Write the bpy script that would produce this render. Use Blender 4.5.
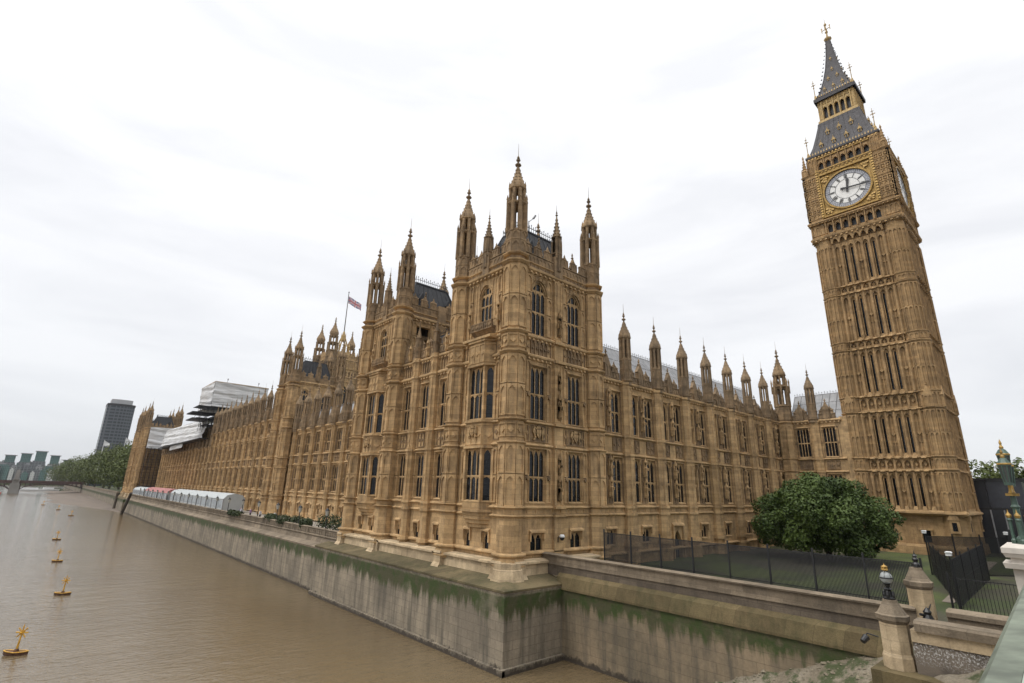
import bpy, bmesh, math, random
from math import sin, cos, pi, radians, sqrt, tan, hypot, atan2
from mathutils import Matrix, Vector
random.seed(7)
for o in list(bpy.data.objects): bpy.data.objects.remove(o)
SC = bpy.context.scene
COL = SC.collection

# ------------------------------------------------------------------ camera
CAM = Vector((-30.607, -34.202, 3.319))
YAW, PIT, ROL, FPX = radians(48.398), radians(16.328), radians(1.483), 505.354
_f = Vector((cos(YAW)*cos(PIT), sin(YAW)*cos(PIT), sin(PIT)))
_r = Vector((sin(YAW), -cos(YAW), 0)); _u = _r.cross(_f)
_r2 = cos(ROL)*_r + sin(ROL)*_u; _u2 = -sin(ROL)*_r + cos(ROL)*_u
cd = bpy.data.cameras.new('camera'); cam = bpy.data.objects.new('camera', cd); COL.objects.link(cam)
cd.sensor_width = 36; cd.lens = FPX/1024*36; cd.clip_start = 0.05; cd.clip_end = 20000
cam.matrix_world = Matrix(((_r2.x, _u2.x, -_f.x, CAM.x), (_r2.y, _u2.y, -_f.y, CAM.y), (_r2.z, _u2.z, -_f.z, CAM.z), (0, 0, 0, 1)))
SC.camera = cam

# ------------------------------------------------------------------ sky, sun, exposure
SUN_DIR = Vector((-0.50, 0.22, 0.84)).normalized()
W = bpy.data.worlds.new('World'); SC.world = W; W.use_nodes = True
nt = W.node_tree; N = nt.nodes; L = nt.links
for n in list(N): N.remove(n)
out = N.new('ShaderNodeOutputWorld'); bg = N.new('ShaderNodeBackground'); L.new(bg.outputs[0], out.inputs[0])
sky = N.new('ShaderNodeTexSky'); sky.sky_type = 'NISHITA'; sky.sun_disc = False
sky.sun_elevation = math.asin(SUN_DIR.z); sky.sun_rotation = atan2(SUN_DIR.x, SUN_DIR.y)
bg.inputs[1].default_value = 0.13
tc = N.new('ShaderNodeTexCoord')
# overcast: stratus sheet, thin and bright overhead, greyer and banded near the horizon
mp = N.new('ShaderNodeMapping'); mp.inputs['Scale'].default_value = (1.0, 1.0, 4.2); L.new(tc.outputs['Generated'], mp.inputs[0])
n1 = N.new('ShaderNodeTexNoise'); n1.inputs['Scale'].default_value = 2.1; n1.inputs['Detail'].default_value = 7; n1.inputs['Roughness'].default_value = .52; n1.inputs['Distortion'].default_value = .35
L.new(mp.outputs[0], n1.inputs['Vector'])
sx = N.new('ShaderNodeSeparateXYZ'); L.new(tc.outputs['Generated'], sx.inputs[0])
r1 = N.new('ShaderNodeValToRGB'); e = r1.color_ramp
e.elements[0].position = 0.36; e.elements[0].color = (6.55, 6.62, 6.8, 1)
e.elements[1].position = 0.60; e.elements[1].color = (7.6, 7.63, 7.7, 1)
L.new(n1.outputs['Fac'], r1.inputs[0])
r2 = N.new('ShaderNodeValToRGB'); e = r2.color_ramp      # the zenith glow of the cloud sheet
e.elements[0].position = 0.0; e.elements[0].color = (.83, .845, .87, 1)
e.elements[1].position = 0.95; e.elements[1].color = (3.6, 3.6, 3.55, 1)
e3 = e.elements.new(0.76); e3.color = (1.22, 1.22, 1.22, 1)
e4 = e.elements.new(0.40); e4.color = (1.10, 1.10, 1.105, 1)
e2 = e.elements.new(0.16); e2.color = (.98, .985, .995, 1)
L.new(sx.outputs['Z'], r2.inputs[0])
mu = N.new('ShaderNodeMixRGB'); mu.blend_type = 'MULTIPLY'; mu.inputs[0].default_value = 1
L.new(r1.outputs[0], mu.inputs[1]); L.new(r2.outputs[0], mu.inputs[2])
mx = N.new('ShaderNodeMixRGB'); mx.inputs[0].default_value = 0.93
L.new(sky.outputs[0], mx.inputs[1]); L.new(mu.outputs[0], mx.inputs[2]); L.new(mx.outputs[0], bg.inputs[0])
sd = bpy.data.lights.new('sun', 'SUN'); sd.energy = 1.5; sd.angle = radians(22); sd.color = (1, .97, .92)
so = bpy.data.objects.new('sun', sd); COL.objects.link(so); so.rotation_euler = SUN_DIR.to_track_quat('Z', 'Y').to_euler()
SC.view_settings.view_transform = 'Standard'; SC.view_settings.look = 'None'
SC.view_settings.exposure = 0.0; SC.view_settings.gamma = 1; SC.view_settings.use_curve_mapping = False

# ------------------------------------------------------------------ materials
def mat(name):
    m = bpy.data.materials.new(name); m.use_nodes = True
    t = m.node_tree; b = t.nodes['Principled BSDF']
    return m, t, b
def nd(t, typ, **k):
    n = t.nodes.new(typ)
    for a, v in k.items():
        if a in n.inputs: n.inputs[a].default_value = v
        else: setattr(n, a, v)
    return n
def noise(t, vec, scale, detail=4, rough=.55, sc3=None):
    n = nd(t, 'ShaderNodeTexNoise'); n.inputs['Scale'].default_value = scale; n.inputs['Detail'].default_value = detail; n.inputs['Roughness'].default_value = rough
    if sc3:
        m = nd(t, 'ShaderNodeMapping'); m.inputs['Scale'].default_value = sc3; t.links.new(vec, m.inputs[0]); vec = m.outputs[0]
    t.links.new(vec, n.inputs['Vector'])
    return n.outputs['Fac']
def ramp(t, fac, *st):
    r = nd(t, 'ShaderNodeValToRGB'); e = r.color_ramp.elements
    for i, (p, c) in enumerate(st):
        x = e[i] if i < 2 else e.new(p)
        x.position = p; x.color = (c, c, c, 1) if not isinstance(c, tuple) else (*c, 1)
    t.links.new(fac, r.inputs[0]); return r.outputs[0]
def mix(t, fac, a, b, mode='MIX'):
    m = nd(t, 'ShaderNodeMixRGB'); m.blend_type = mode
    for i, v in enumerate((fac, a, b)):
        if isinstance(v, (int, float)): m.inputs[i].default_value = v if i == 0 else (v, v, v, 1)
        elif isinstance(v, tuple): m.inputs[i].default_value = (*v, 1)
        else: t.links.new(v, m.inputs[i])
    return m.outputs[0]
def bump(t, b, h, strength=.4, dist=.05):
    n = nd(t, 'ShaderNodeBump'); n.inputs['Strength'].default_value = strength; n.inputs['Distance'].default_value = dist
    t.links.new(h, n.inputs['Height']); t.links.new(n.outputs[0], b.inputs['Normal'])
def wpos(t): return nd(t, 'ShaderNodeNewGeometry').outputs['Position']
def simple(name, col, rough=.6, metal=0, var=.0, scale=2.0, bumps=0):
    m, t, b = mat(name)
    b.inputs['Roughness'].default_value = rough; b.inputs['Metallic'].default_value = metal
    p = wpos(t); f = noise(t, p, scale, 5)
    v = max(var, .08)
    c = ramp(t, f, (.3, tuple(max(0, x*(1-v)) for x in col)), (.7, tuple(min(1, x*(1+v)) for x in col)))
    t.links.new(c, b.inputs['Base Color'])
    if bumps: bump(t, b, f, bumps, .03)
    return m
def facevec(t):
    """(x+y, z) ashlar coordinate in metres"""
    s = nd(t, 'ShaderNodeSeparateXYZ'); t.links.new(wpos(t), s.inputs[0])
    a = nd(t, 'ShaderNodeMath', operation='ADD'); t.links.new(s.outputs[0], a.inputs[0]); t.links.new(s.outputs[1], a.inputs[1])
    c = nd(t, 'ShaderNodeCombineXYZ'); t.links.new(a.outputs[0], c.inputs[0]); t.links.new(s.outputs[2], c.inputs[1])
    return c.outputs[0], s
def stone(name, c1, c2, stain, stain_amt=.7, blocks=(.9, .42), joint=.75, st_lo=.5, st_hi=.7, panel=.0):
    m, t, b = mat(name); p = wpos(t); fv, s = facevec(t)
    big = noise(t, p, .23, 4, .6); mid = noise(t, p, 1.4, 5, .6); fine = noise(t, p, 9, 4, .7)
    c = mix(t, ramp(t, big, (.35, 0.0), (.65, 1.0)), c1, c2)
    br = nd(t, 'ShaderNodeTexBrick'); t.links.new(fv, br.inputs['Vector'])
    br.inputs['Scale'].default_value = 1; br.inputs['Brick Width'].default_value = blocks[0]; br.inputs['Row Height'].default_value = blocks[1]
    br.inputs['Mortar Size'].default_value = .018; br.inputs['Mortar Smooth'].default_value = .3
    br.inputs['Color1'].default_value = (.80, .79, .78, 1); br.inputs['Color2'].default_value = (1.14, 1.13, 1.10, 1); br.inputs['Mortar'].default_value = (joint, joint, joint, 1)
    c = mix(t, 1.0, c, br.outputs['Color'], 'MULTIPLY')
    streak = noise(t, p, 1.0, 6, .65, (2.1, 2.1, .13))
    blot = noise(t, p, .6, 6, .7)
    sf = mix(t, .5, streak, blot)
    c = mix(t, ramp(t, sf, (st_lo, 0.0), (st_hi, stain_amt)), c, stain)
    c = mix(t, .55, c, ramp(t, mid, (.25, .62), (.75, 1.3)), 'MULTIPLY')
    c = mix(t, .5, c, ramp(t, fine, (.2, .6), (.8, 1.32)), 'MULTIPLY')
    t.links.new(c, b.inputs['Base Color']); b.inputs['Roughness'].default_value = .9
    b.inputs['Specular IOR Level'].default_value = .25
    # fine blind panelling cut into the stone: tall narrow panels
    pn = nd(t, 'ShaderNodeTexBrick'); t.links.new(fv, pn.inputs['Vector']); pn.offset = 0
    pn.inputs['Scale'].default_value = 1; pn.inputs['Brick Width'].default_value = .31; pn.inputs['Row Height'].default_value = 1.35; pn.inputs['Mortar Size'].default_value = .03; pn.inputs['Mortar Smooth'].default_value = .2
    pn.inputs['Color1'].default_value = (0, 0, 0, 1); pn.inputs['Color2'].default_value = (.12, .12, .12, 1); pn.inputs['Mortar'].default_value = (1, 1, 1, 1)
    h = mix(t, panel, mix(t, .5, mid, fine), pn.outputs['Color']); bump(t, b, h, .7, .07)
    return m
M = {}
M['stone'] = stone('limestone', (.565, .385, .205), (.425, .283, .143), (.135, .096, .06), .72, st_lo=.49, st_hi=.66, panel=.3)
M['carved'] = stone('carved_limestone', (.37, .25, .14), (.26, .175, .095), (.10, .073, .05), .85, st_lo=.43, st_hi=.62)  # darker limestone copy for carved panels: recess shade painted in, along with soot
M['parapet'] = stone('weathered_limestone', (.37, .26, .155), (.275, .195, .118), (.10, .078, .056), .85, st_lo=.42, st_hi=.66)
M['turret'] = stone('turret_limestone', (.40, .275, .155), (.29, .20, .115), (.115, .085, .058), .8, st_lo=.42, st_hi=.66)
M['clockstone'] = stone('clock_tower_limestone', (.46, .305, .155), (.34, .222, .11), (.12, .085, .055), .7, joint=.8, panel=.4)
M['plinth'] = stone('bleached_plinth_stone', (.56, .44, .29), (.42, .32, .20), (.17, .13, .08), .8, (1.4, .6))
M['gold'] = simple('gilding', (.34, .21, .055), .55, .3, .55, 5)
M['goldstone'] = simple('gilded_stone', (.40, .27, .10), .6, .1, .45, 3)
M['iron'] = simple('cast_iron_roof', (.020, .021, .025), .65, .0, .3, 1.5)
M['spire'] = simple('iron_roof_plates', (.060, .055, .058), .7, 0, .35, 2.2)
M['roof'] = simple('grey_roof_plates', (.24, .24, .245), .55, .1, .22, .8)
M['black'] = simple('black_paint', (.012, .012, .013), .45, 0, .3)
M['dial'] = simple('opal_glass', (.80, .79, .76), .35)
M['dialgrey'] = simple('opal_glass_ring', (.40, .41, .45), .4)
M['steel'] = simple('galvanised_steel', (.35, .35, .36), .5, .5)
M['wood'] = simple('dark_timber', (.045, .035, .027), .8, 0, .4)

def glass(name, col, rough):
    m, t, b = mat(name); fv, s = facevec(t)
    n = noise(t, wpos(t), .9, 3)
    br = nd(t, 'ShaderNodeTexBrick'); t.links.new(fv, br.inputs['Vector'])
    br.inputs['Scale'].default_value = 1; br.inputs['Brick Width'].default_value = .34; br.inputs['Row Height'].default_value = .46; br.offset = 0
    br.inputs['Mortar Size'].default_value = .02
    br.inputs['Color1'].default_value = (.6, .6, .6, 1); br.inputs['Color2'].default_value = (1.3, 1.3, 1.3, 1); br.inputs['Mortar'].default_value = (.5, .5, .5, 1)
    c = mix(t, 1, ramp(t, n, (.35, col), (.65, tuple(2.4*x for x in col))), br.outputs['Color'], 'MULTIPLY')
    t.links.new(c, b.inputs['Base Color']); b.inputs['Roughness'].default_value = rough; b.inputs['Specular IOR Level'].default_value = .3
    bump(t, b, mix(t, .4, n, br.outputs['Color']), .35, .03)
    return m
M['glass'] = glass('leaded_glass', (.008, .0085, .010), .10)

def riverwall_mat(name, ztop, zalg, warm):
    m, t, b = mat(name); p = wpos(t); fv, s = facevec(t)
    big = noise(t, p, .25, 5, .6); fine = noise(t, p, 5, 5, .7); st = noise(t, p, 1, 6, .65, (1.2, 1.2, .12))
    if warm: c = mix(t, ramp(t, big, (.35, 0.), (.62, 1.)), (.265, .2, .125), (.15, .12, .078))
    else: c = mix(t, ramp(t, big, (.35, 0.), (.62, 1.)), (.32, .265, .19), (.19, .158, .115))
    br = nd(t, 'ShaderNodeTexBrick'); t.links.new(fv, br.inputs['Vector']); br.inputs['Scale'].default_value = 1
    br.inputs['Brick Width'].default_value = 1.7; br.inputs['Row Height'].default_value = .62; br.inputs['Mortar Size'].default_value = .022
    br.inputs['Color1'].default_value = (.82, .82, .82, 1); br.inputs['Color2'].default_value = (1.12, 1.12, 1.12, 1); br.inputs['Mortar'].default_value = (.45, .42, .4, 1)
    c = mix(t, .5, c, br.outputs['Color'], 'MULTIPLY')
    c = mix(t, ramp(t, st, (.46, 0.), (.66, .75)), c, (.075, .066, .05))
    # algae band under the ledge: ragged lower edge hanging in tongues
    zz = nd(t, 'ShaderNodeMath', operation='MULTIPLY_ADD'); t.links.new(st, zz.inputs[0]); zz.inputs[1].default_value = 3.6; t.links.new(s.outputs[2], zz.inputs[2])
    z2 = nd(t, 'ShaderNodeMath', operation='MULTIPLY_ADD'); t.links.new(fine, z2.inputs[0]); z2.inputs[1].default_value = 1.0; t.links.new(zz.outputs[0], z2.inputs[2])
    mr = nd(t, 'ShaderNodeMapRange'); t.links.new(z2.outputs[0], mr.inputs['Value']); mr.inputs['From Min'].default_value = zalg+1.75; mr.inputs['From Max'].default_value = zalg+2.35
    gz = mix(t, ramp(t, noise(t, p, .9, 5, .6), (.42, 0.), (.56, 1.)), (.036, .055, .009), (.06, .058, .024))
    am = mix(t, 1, mr.outputs[0], ramp(t, noise(t, p, .42, 5, .6), (.31, .45), (.43, 1.)), 'MULTIPLY')
    m2 = nd(t, 'ShaderNodeMapRange'); q2 = nd(t, 'ShaderNodeMath', operation='MULTIPLY_ADD'); t.links.new(fine, q2.inputs[0]); q2.inputs[1].default_value = .35; t.links.new(s.outputs[2], q2.inputs[2]); t.links.new(q2.outputs[0], m2.inputs['Value']); m2.inputs['From Min'].default_value = -4.1; m2.inputs['From Max'].default_value = -4.35
    am = mix(t, 1, am, m2.outputs[0], 'MULTIPLY')
    c = mix(t, am, c, gz)
    # wet dark line at the water
    wm = nd(t, 'ShaderNodeMapRange'); wz = nd(t, 'ShaderNodeMath', operation='MULTIPLY_ADD'); t.links.new(fine, wz.inputs[0]); wz.inputs[1].default_value = .8; wq = nd(t, 'ShaderNodeMath', operation='MULTIPLY_ADD'); t.links.new(st, wq.inputs[0]); wq.inputs[1].default_value = 1.3; t.links.new(s.outputs[2], wq.inputs[2]); t.links.new(wq.outputs[0], wz.inputs[2]); t.links.new(wz.outputs[0], wm.inputs['Value']); wm.inputs['From Min'].default_value = -8.1; wm.inputs['From Max'].default_value = -8.35
    c = mix(t, wm.outputs[0], c, (.05, .038, .026))
    c = mix(t, .5, c, ramp(t, fine, (.25, .6), (.75, 1.3)), 'MULTIPLY')
    t.links.new(c, b.inputs['Base Color']); b.inputs['Roughness'].default_value = .8
    bump(t, b, mix(t, .5, br.outputs['Color'], fine), .6, .06)
    return m
M['riverwall'] = riverwall_mat('river_wall_granite', -4.4, -5.55, False)
M['riverwall2'] = riverwall_mat('garden_wall_stone', -4.4, -5.35, True)
M['ledge'] = stone('lichened_ledge', (.15, .118, .066), (.092, .078, .043), (.045, .052, .02), .8, (1.5, 3))
M['ledge2'] = stone('brown_lichened_ledge', (.165, .125, .066), (.10, .082, .042), (.05, .052, .024), .8, (1.5, 3))
M['coping'] = stone('grey_coping_stone', (.25, .20, .145), (.165, .132, .095), (.08, .068, .052), .8, (1.6, .5))
M['coping2'] = stone('dark_parapet_stone', (.15, .12, .09), (.105, .085, .065), (.075, .062, .05), .8, (1.6, .5))

# ------------------------------------------------------------------ mesh helpers
class MB:
    """collects faces; frame(ox,oy,a) sets a facade frame: x along it, d outwards, z up"""
    def __init__(s): s.v = []; s.f = []; s.frame(0, 0, 0)
    def frame(s, ox, oy, a):
        s.ox, s.oy = ox, oy; s.t = (cos(a), sin(a)); s.n = (sin(a), -cos(a)); return s
    def p(s, x, d, z):
        s.v.append((s.ox+x*s.t[0]+d*s.n[0], s.oy+x*s.t[1]+d*s.n[1], z)); return len(s.v)-1
    def raw(s, pts): 
        i = len(s.v); s.v += [tuple(q) for q in pts]; s.f.append(tuple(range(i, i+len(pts))))
    def quad(s, *pts): s.f.append(tuple(s.p(*q) for q in pts))
    def box(s, x0, x1, d0, d1, z0, z1):
        i = [s.p(x, d, z) for z in (z0, z1) for d in (d0, d1) for x in (x0, x1)]
        for q in ((0, 2, 3, 1), (4, 5, 7, 6), (0, 1, 5, 4), (2, 6, 7, 3), (0, 4, 6, 2), (1, 3, 7, 5)): s.f.append(tuple(i[k] for k in q))
    def frust(s, x0, x1, d0, d1, z0, z1, ix=0, idd=0, back=False):
        """box whose top is inset; back=True keeps the back edge"""
        b = [(x0, d0), (x1, d0), (x1, d1), (x0, d1)]; bb = 0 if back else idd
        tt = [(x0+ix, d0+bb), (x1-ix, d0+bb), (x1-ix, d1-idd), (x0+ix, d1-idd)]
        i = [s.p(x, d, z0) for x, d in b]+[s.p(x, d, z1) for x, d in tt]
        s.f += [(i[3], i[2], i[1], i[0]), (i[4], i[5], i[6], i[7])]
        for k in range(4): s.f.append((i[k], i[(k+1) % 4], i[4+(k+1) % 4], i[4+k]))
    def prof(s, x0, x1, pr):
        """extrude a closed (d,z) profile along x"""
        a = [s.p(x0, d, z) for d, z in pr]; b = [s.p(x1, d, z) for d, z in pr]; n = len(pr)
        for k in range(n): s.f.append((a[k], a[(k+1) % n], b[(k+1) % n], b[k]))
        s.f.append(tuple(a[::-1])); s.f.append(tuple(b))
    def plate(s, pts, d0, d1):
        """(x,z) polygon extruded in d"""
        a = [s.p(x, d0, z) for x, z in pts]; b = [s.p(x, d1, z) for x, z in pts]; n = len(pts)
        for k in range(n): s.f.append((a[k], a[(k+1) % n], b[(k+1) % n], b[k]))
        s.f.append(tuple(a[::-1])); s.f.append(tuple(b))
    def lathe(s, cx, cd, pr, n=8, rot=None, cap=True):
        if rot is None: rot = pi/n
        rings = []
        for r, z in pr:
            if r < 1e-4: rings.append([s.p(cx, cd, z)])
            else: rings.append([s.p(cx+r*cos(rot+2*pi*k/n), cd+r*sin(rot+2*pi*k/n), z) for k in range(n)])
        for a, b in zip(rings, rings[1:]):
            for k in range(n):
                k2 = (k+1) % n
                if len(a) == 1 and len(b) == 1: continue
                if len(a) == 1: s.f.append((a[0], b[k2], b[k]))
                elif len(b) == 1: s.f.append((a[k], a[k2], b[0]))
                else: s.f.append((a[k], a[k2], b[k2], b[k]))
        if cap:
            if len(rings[0]) > 1: s.f.append(tuple(rings[0][::-1]))
            if len(rings[-1]) > 1: s.f.append(tuple(rings[-1]))
    def bar(s, a, b, r, n=5, r2=None):
        """round bar between two world points"""
        a = Vector(a); b = Vector(b); d = (b-a).normalized(); q = d.to_track_quat('Z', 'Y'); r2 = r if r2 is None else r2
        i = len(s.v)
        for P, R in ((a, r), (b, r2)):
            for k in range(n): s.v.append(tuple(P+q @ Vector((R*cos(2*pi*k/n), R*sin(2*pi*k/n), 0))))
        for k in range(n): s.f.append((i+k, i+(k+1) % n, i+n+(k+1) % n, i+n+k))
        s.f.append(tuple(range(i+n-1, i-1, -1))); s.f.append(tuple(range(i+n, i+2*n)))
    def spandrel(s, x0, x1, zs, zt, d0, d1, h=None, n=3, pw=1.6):
        """fills the area above a pointed arch (springing zs) up to zt"""
        xm = (x0+x1)/2; hw = (x1-x0)/2; h = min(hw*1.25, (zt-zs)*.93) if h is None else h
        xs = [x0+hw*k/n for k in range(n+1)]; zc = [zs+h*(1-(abs(x-xm)/hw)**pw) for x in xs]
        for sg in (0, 1):
            for k in range(n):
                xa, xb = (xs[k], xs[k+1]) if not sg else (2*xm-xs[k], 2*xm-xs[k+1])
                s.quad((xa, d1, zc[k]), (xb, d1, zc[k+1]), (xb, d1, zt), (xa, d1, zt))
                s.quad((xa, d0, zc[k]), (xb, d0, zc[k+1]), (xb, d1, zc[k+1]), (xa, d1, zc[k]))
    def panels(s, x0, x1, z0, z1, n, p=.07, rib=.09, arch=True, sill=True, d=0, foil=False):
        """blind gothic panelling raised p from depth d"""
        w = (x1-x0)/n
        for k in range(n+1):
            x = x0+k*w; s.box(max(x0, x-rib/2), min(x1, x+rib/2), d-.01, d+p, z0, z1)
        for k in range(n):
            a, b = x0+k*w+rib/2, x0+(k+1)*w-rib/2
            if arch: s.spandrel(a, b, z1-min((b-a)*.8, (z1-z0)*.45)-.04, z1, d-.005, d+p*.85, n=2)
            else: s.box(a, b, d-.01, d+p*.85, z1-rib, z1)
            if sill: s.box(a, b, d-.01, d+p*.85, z0, z0+rib*.8)
            if foil:
                xm, zm, q = (a+b)/2, (z0+z1)/2, min((b-a), (z1-z0))*.36
                s.plate([(xm-q, zm), (xm, zm-q), (xm+q, zm), (xm, zm+q)], d-.01, d+p)
    def wall(s, x0, x1, z0, z1, ops=(), d=0, rev=.5):
        xs = sorted({x0, x1, *[o[0] for o in ops], *[o[1] for o in ops]}); zs = sorted({z0, z1, *[o[2] for o in ops], *[o[3] for o in ops]})
        for a, b in zip(xs, xs[1:]):
            for c, e in zip(zs, zs[1:]):
                mx_, mz_ = (a+b)/2, (c+e)/2
                if any(o[0] < mx_ < o[1] and o[2] < mz_ < o[3] for o in ops): continue
                s.quad((a, d, c), (b, d, c), (b, d, e), (a, d, e))
        for a, b, c, e in [o[:4] for o in ops]:
            s.quad((a, d, c), (a, d, e), (a, d-rev, e), (a, d-rev, c)); s.quad((b, d, c), (b, d-rev, c), (b, d-rev, e), (b, d, e))
            s.quad((a, d, e), (b, d, e), (b, d-rev, e), (a, d-rev, e)); s.quad((a, d, c), (a, d-rev, c), (b, d-rev, c), (b, d, c))
    def octface(s, cx, cd, r, fn, faces=range(8)):
        """run fn with the frame set on each octagon face (apothem r)"""
        o = (s.ox, s.oy, s.t, s.n)
        X, Y = o[0]+cx*o[2][0]+cd*o[3][0], o[1]+cx*o[2][1]+cd*o[3][1]; base = atan2(o[2][1], o[2][0])
        for k in faces:
            a = base+k*pi/4; s.frame(X+r*sin(a), Y-r*cos(a), a); fn(r*tan(pi/8))
        s.ox, s.oy, s.t, s.n = o
    def mesh(s, name, m, smooth=False, fix=True):
        me = bpy.data.meshes.new(name); me.from_pydata(s.v, [], s.f)
        if fix:
            b = bmesh.new(); b.from_mesh(me); bmesh.ops.recalc_face_normals(b, faces=b.faces); b.to_mesh(me); b.free()
        for q in (m if isinstance(m, (list, tuple)) else [m]): me.materials.append(q)
        if smooth:
            for q in me.polygons: q.use_smooth = True
        return me
OC = 1/cos(pi/8)
def obj_split(name, mb, m, parent=None, loc=(0, 0, 0), gap=.06):
    """one object per separate piece of the builder (pieces whose boxes touch stay together)"""
    n = len(mb.v); par = list(range(n))
    def fd(i):
        while par[i] != i: par[i] = par[par[i]]; i = par[i]
        return i
    for f in mb.f:
        r0 = fd(f[0])
        for i in f[1:]: par[fd(i)] = r0
    isl = {}
    for i in {i for f in mb.f for i in f}: isl.setdefault(fd(i), []).append(i)
    keys = list(isl); bb = []
    for k in keys:
        P = [mb.v[i] for i in isl[k]]; bb.append([min(q[c] for q in P)-gap/2 for c in range(3)]+[max(q[c] for q in P)+gap/2 for c in range(3)])
    up = list(range(len(keys)))
    def f2(i):
        while up[i] != i: up[i] = up[up[i]]; i = up[i]
        return i
    order = sorted(range(len(keys)), key=lambda i: bb[i][0]); act = []
    for i in order:
        A = bb[i]; act = [j for j in act if bb[j][3] >= A[0]]
        for j in act:
            B = bb[j]
            if A[1] <= B[4] and B[1] <= A[4] and A[2] <= B[5] and B[2] <= A[5]: up[f2(i)] = f2(j)
        act.append(i)
    root_of = {k: f2(i) for i, k in enumerate(keys)}; groups = {}
    for f in mb.f: groups.setdefault(root_of[fd(f[0])], []).append(f)
    for fs in groups.values():
        mp_ = {}; q = MB()
        for f in fs:
            g = []
            for i in f:
                if i not in mp_: mp_[i] = len(q.v); q.v.append(mb.v[i])
                g.append(mp_[i])
            q.f.append(tuple(g))
        obj(name, q, m, parent, loc)
def tag(o, label=None, cat=None, group=None, kind=None):
    for k, v in (('label', label), ('category', cat), ('group', group), ('kind', kind)):
        if v: o[k] = v
    return o
def thing(name, loc, label, cat, group=None, rz=0):
    o = bpy.data.objects.new(name, None); COL.objects.link(o); o.location = loc; o.rotation_euler[2] = rz; o.empty_display_size = .2
    return tag(o, label, cat, group)
def put(name, me, parent=None, loc=(0, 0, 0), rz=0, abs_=True):
    """link a mesh object; loc is in world metres unless abs_ is False (then in the parent's frame)"""
    o = bpy.data.objects.new(name, me); COL.objects.link(o)
    l = Vector(loc)
    if parent is not None:
        o.parent = parent
        if abs_: l = l-parent.location
    o.location = l; o.rotation_euler[2] = rz
    return o
def sub(name, me, parent): return put(name, me, parent, (0, 0, 0), 0, False)
def obj(name, mb, m, parent=None, loc=(0, 0, 0), rz=0, smooth=False): return put(name, mb.mesh(name, m, smooth), parent, loc, rz)
def copy_tree(o, parent=None, keep=True):
    c = o.copy(); COL.objects.link(c)
    if parent is not None: c.parent = parent
    for ch in [q for q in bpy.data.objects if q.parent == o]: copy_tree(ch, c)
    return c
def struct(name, mb, m, loc=(0, 0, 0), kind='structure', smooth=False): return tag(obj(name, mb, m, None, loc, 0, smooth), kind=kind)
# ------------------------------------------------------------------ gothic kit (shared meshes)
_c = {}
def cached(fn):
    def g(*a):
        k = (fn.__name__, a)
        if k not in _c: _c[k] = fn(*a)
        return _c[k]
    return g
RIV = -pi/2; WEST = pi/2; SOUTH = pi

@cached
def window_me(w, z0, z1, n, trans, style, mname):
    """stone mullions and tracery; the pane is a mesh of its own"""
    b = MB(); h = w/2; f = .07; d0, d1 = -.27, -.13
    b.box(-h, -h+f, d0, d1, z0, z1); b.box(h-f, h, d0, d1, z0, z1); b.prof(-h, h, [(d0, z0), (.1, z0), (.1, z0+.06), (d0, z0+.2)])
    lw = (w-2*f)/n; m = .085 if lw < .6 else .10
    top = z1
    if style == 'pointed':
        zs = z1-w*.62; b.spandrel(-h, h, zs, z1+.02, d0, .0, h=w*.60, n=6, pw=1.9)
        b.spandrel(-h+f, h-f, zs, z1, d0, d1, h=w*.52, n=6, pw=1.9)
    else: zs = z1-min(lw*.95, .3*(z1-z0))
    for k in range(1, n):
        x = -h+f+k*lw; b.box(x-m/2, x+m/2, d0, d1, z0, (z1-.05) if style != 'pointed' else zs+w*.55*(1-(abs(x)/h)**1.9))
    for k in range(n):
        a, c = -h+f+k*lw+(m/2 if k else 0), -h+f+(k+1)*lw-(m/2 if k < n-1 else 0)
        if style == 'pointed': b.spandrel(a, c, zs-.35*lw, zs+.55*lw, d0+.05, d1-.03, n=3)
        else:
            b.spandrel(a, c, zs, z1, d0, d1-.02, h=(z1-zs)*.88, n=4)
        for tz in trans:
            b.box(a-.02, c+.02, d0, d1+.01, tz-.07, tz+.07)
            b.spandrel(a, c, tz-.07-lw*.34, tz-.06, d0, d1-.03, n=2)
    if style == 'hood':
        pass
    # label mould over the head
    if style != 'pointed':
        b.prof(-h-.16, h+.16, [(0, z1+.02), (.16, z1+.1), (.16, z1+.17), (0, z1+.26)])
        for s in (-1, 1): b.box(s*(h+.1)-.06, s*(h+.1)+.06, 0, .13, z1-.45, z1+.1)
    else:
        import math as _m
        for s in (-1, 1):
            pts = [(h*1.02*_m.cos(t), zs+(w*.66)*_m.sin(t)**1.0) for t in [0, .35, .7, 1.05, 1.35, pi/2]]
            for (xa, za), (xb, zb) in zip(pts, pts[1:]): b.plate([(s*xa, za), (s*xb, zb), (s*(xb*1.08), zb+.12), (s*(xa+.13), za+.02)], 0, .13)
    p = MB(); p.quad((-h, -.22, z0), (h, -.22, z0), (h, -.22, z1+.02), (-h, -.22, z1+.02))
    return b.mesh('window', M[mname]), p.mesh('pane', M['glass'])
def window(parent, x, y, rz, w, z0, z1, n, trans=(), style='flat', mname='stone'):
    a, p = window_me(w, z0, z1, n, tuple(trans), style, mname)
    o = put('window', a, parent, (x, y, 0), rz); sub('pane', p, o); return o

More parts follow.
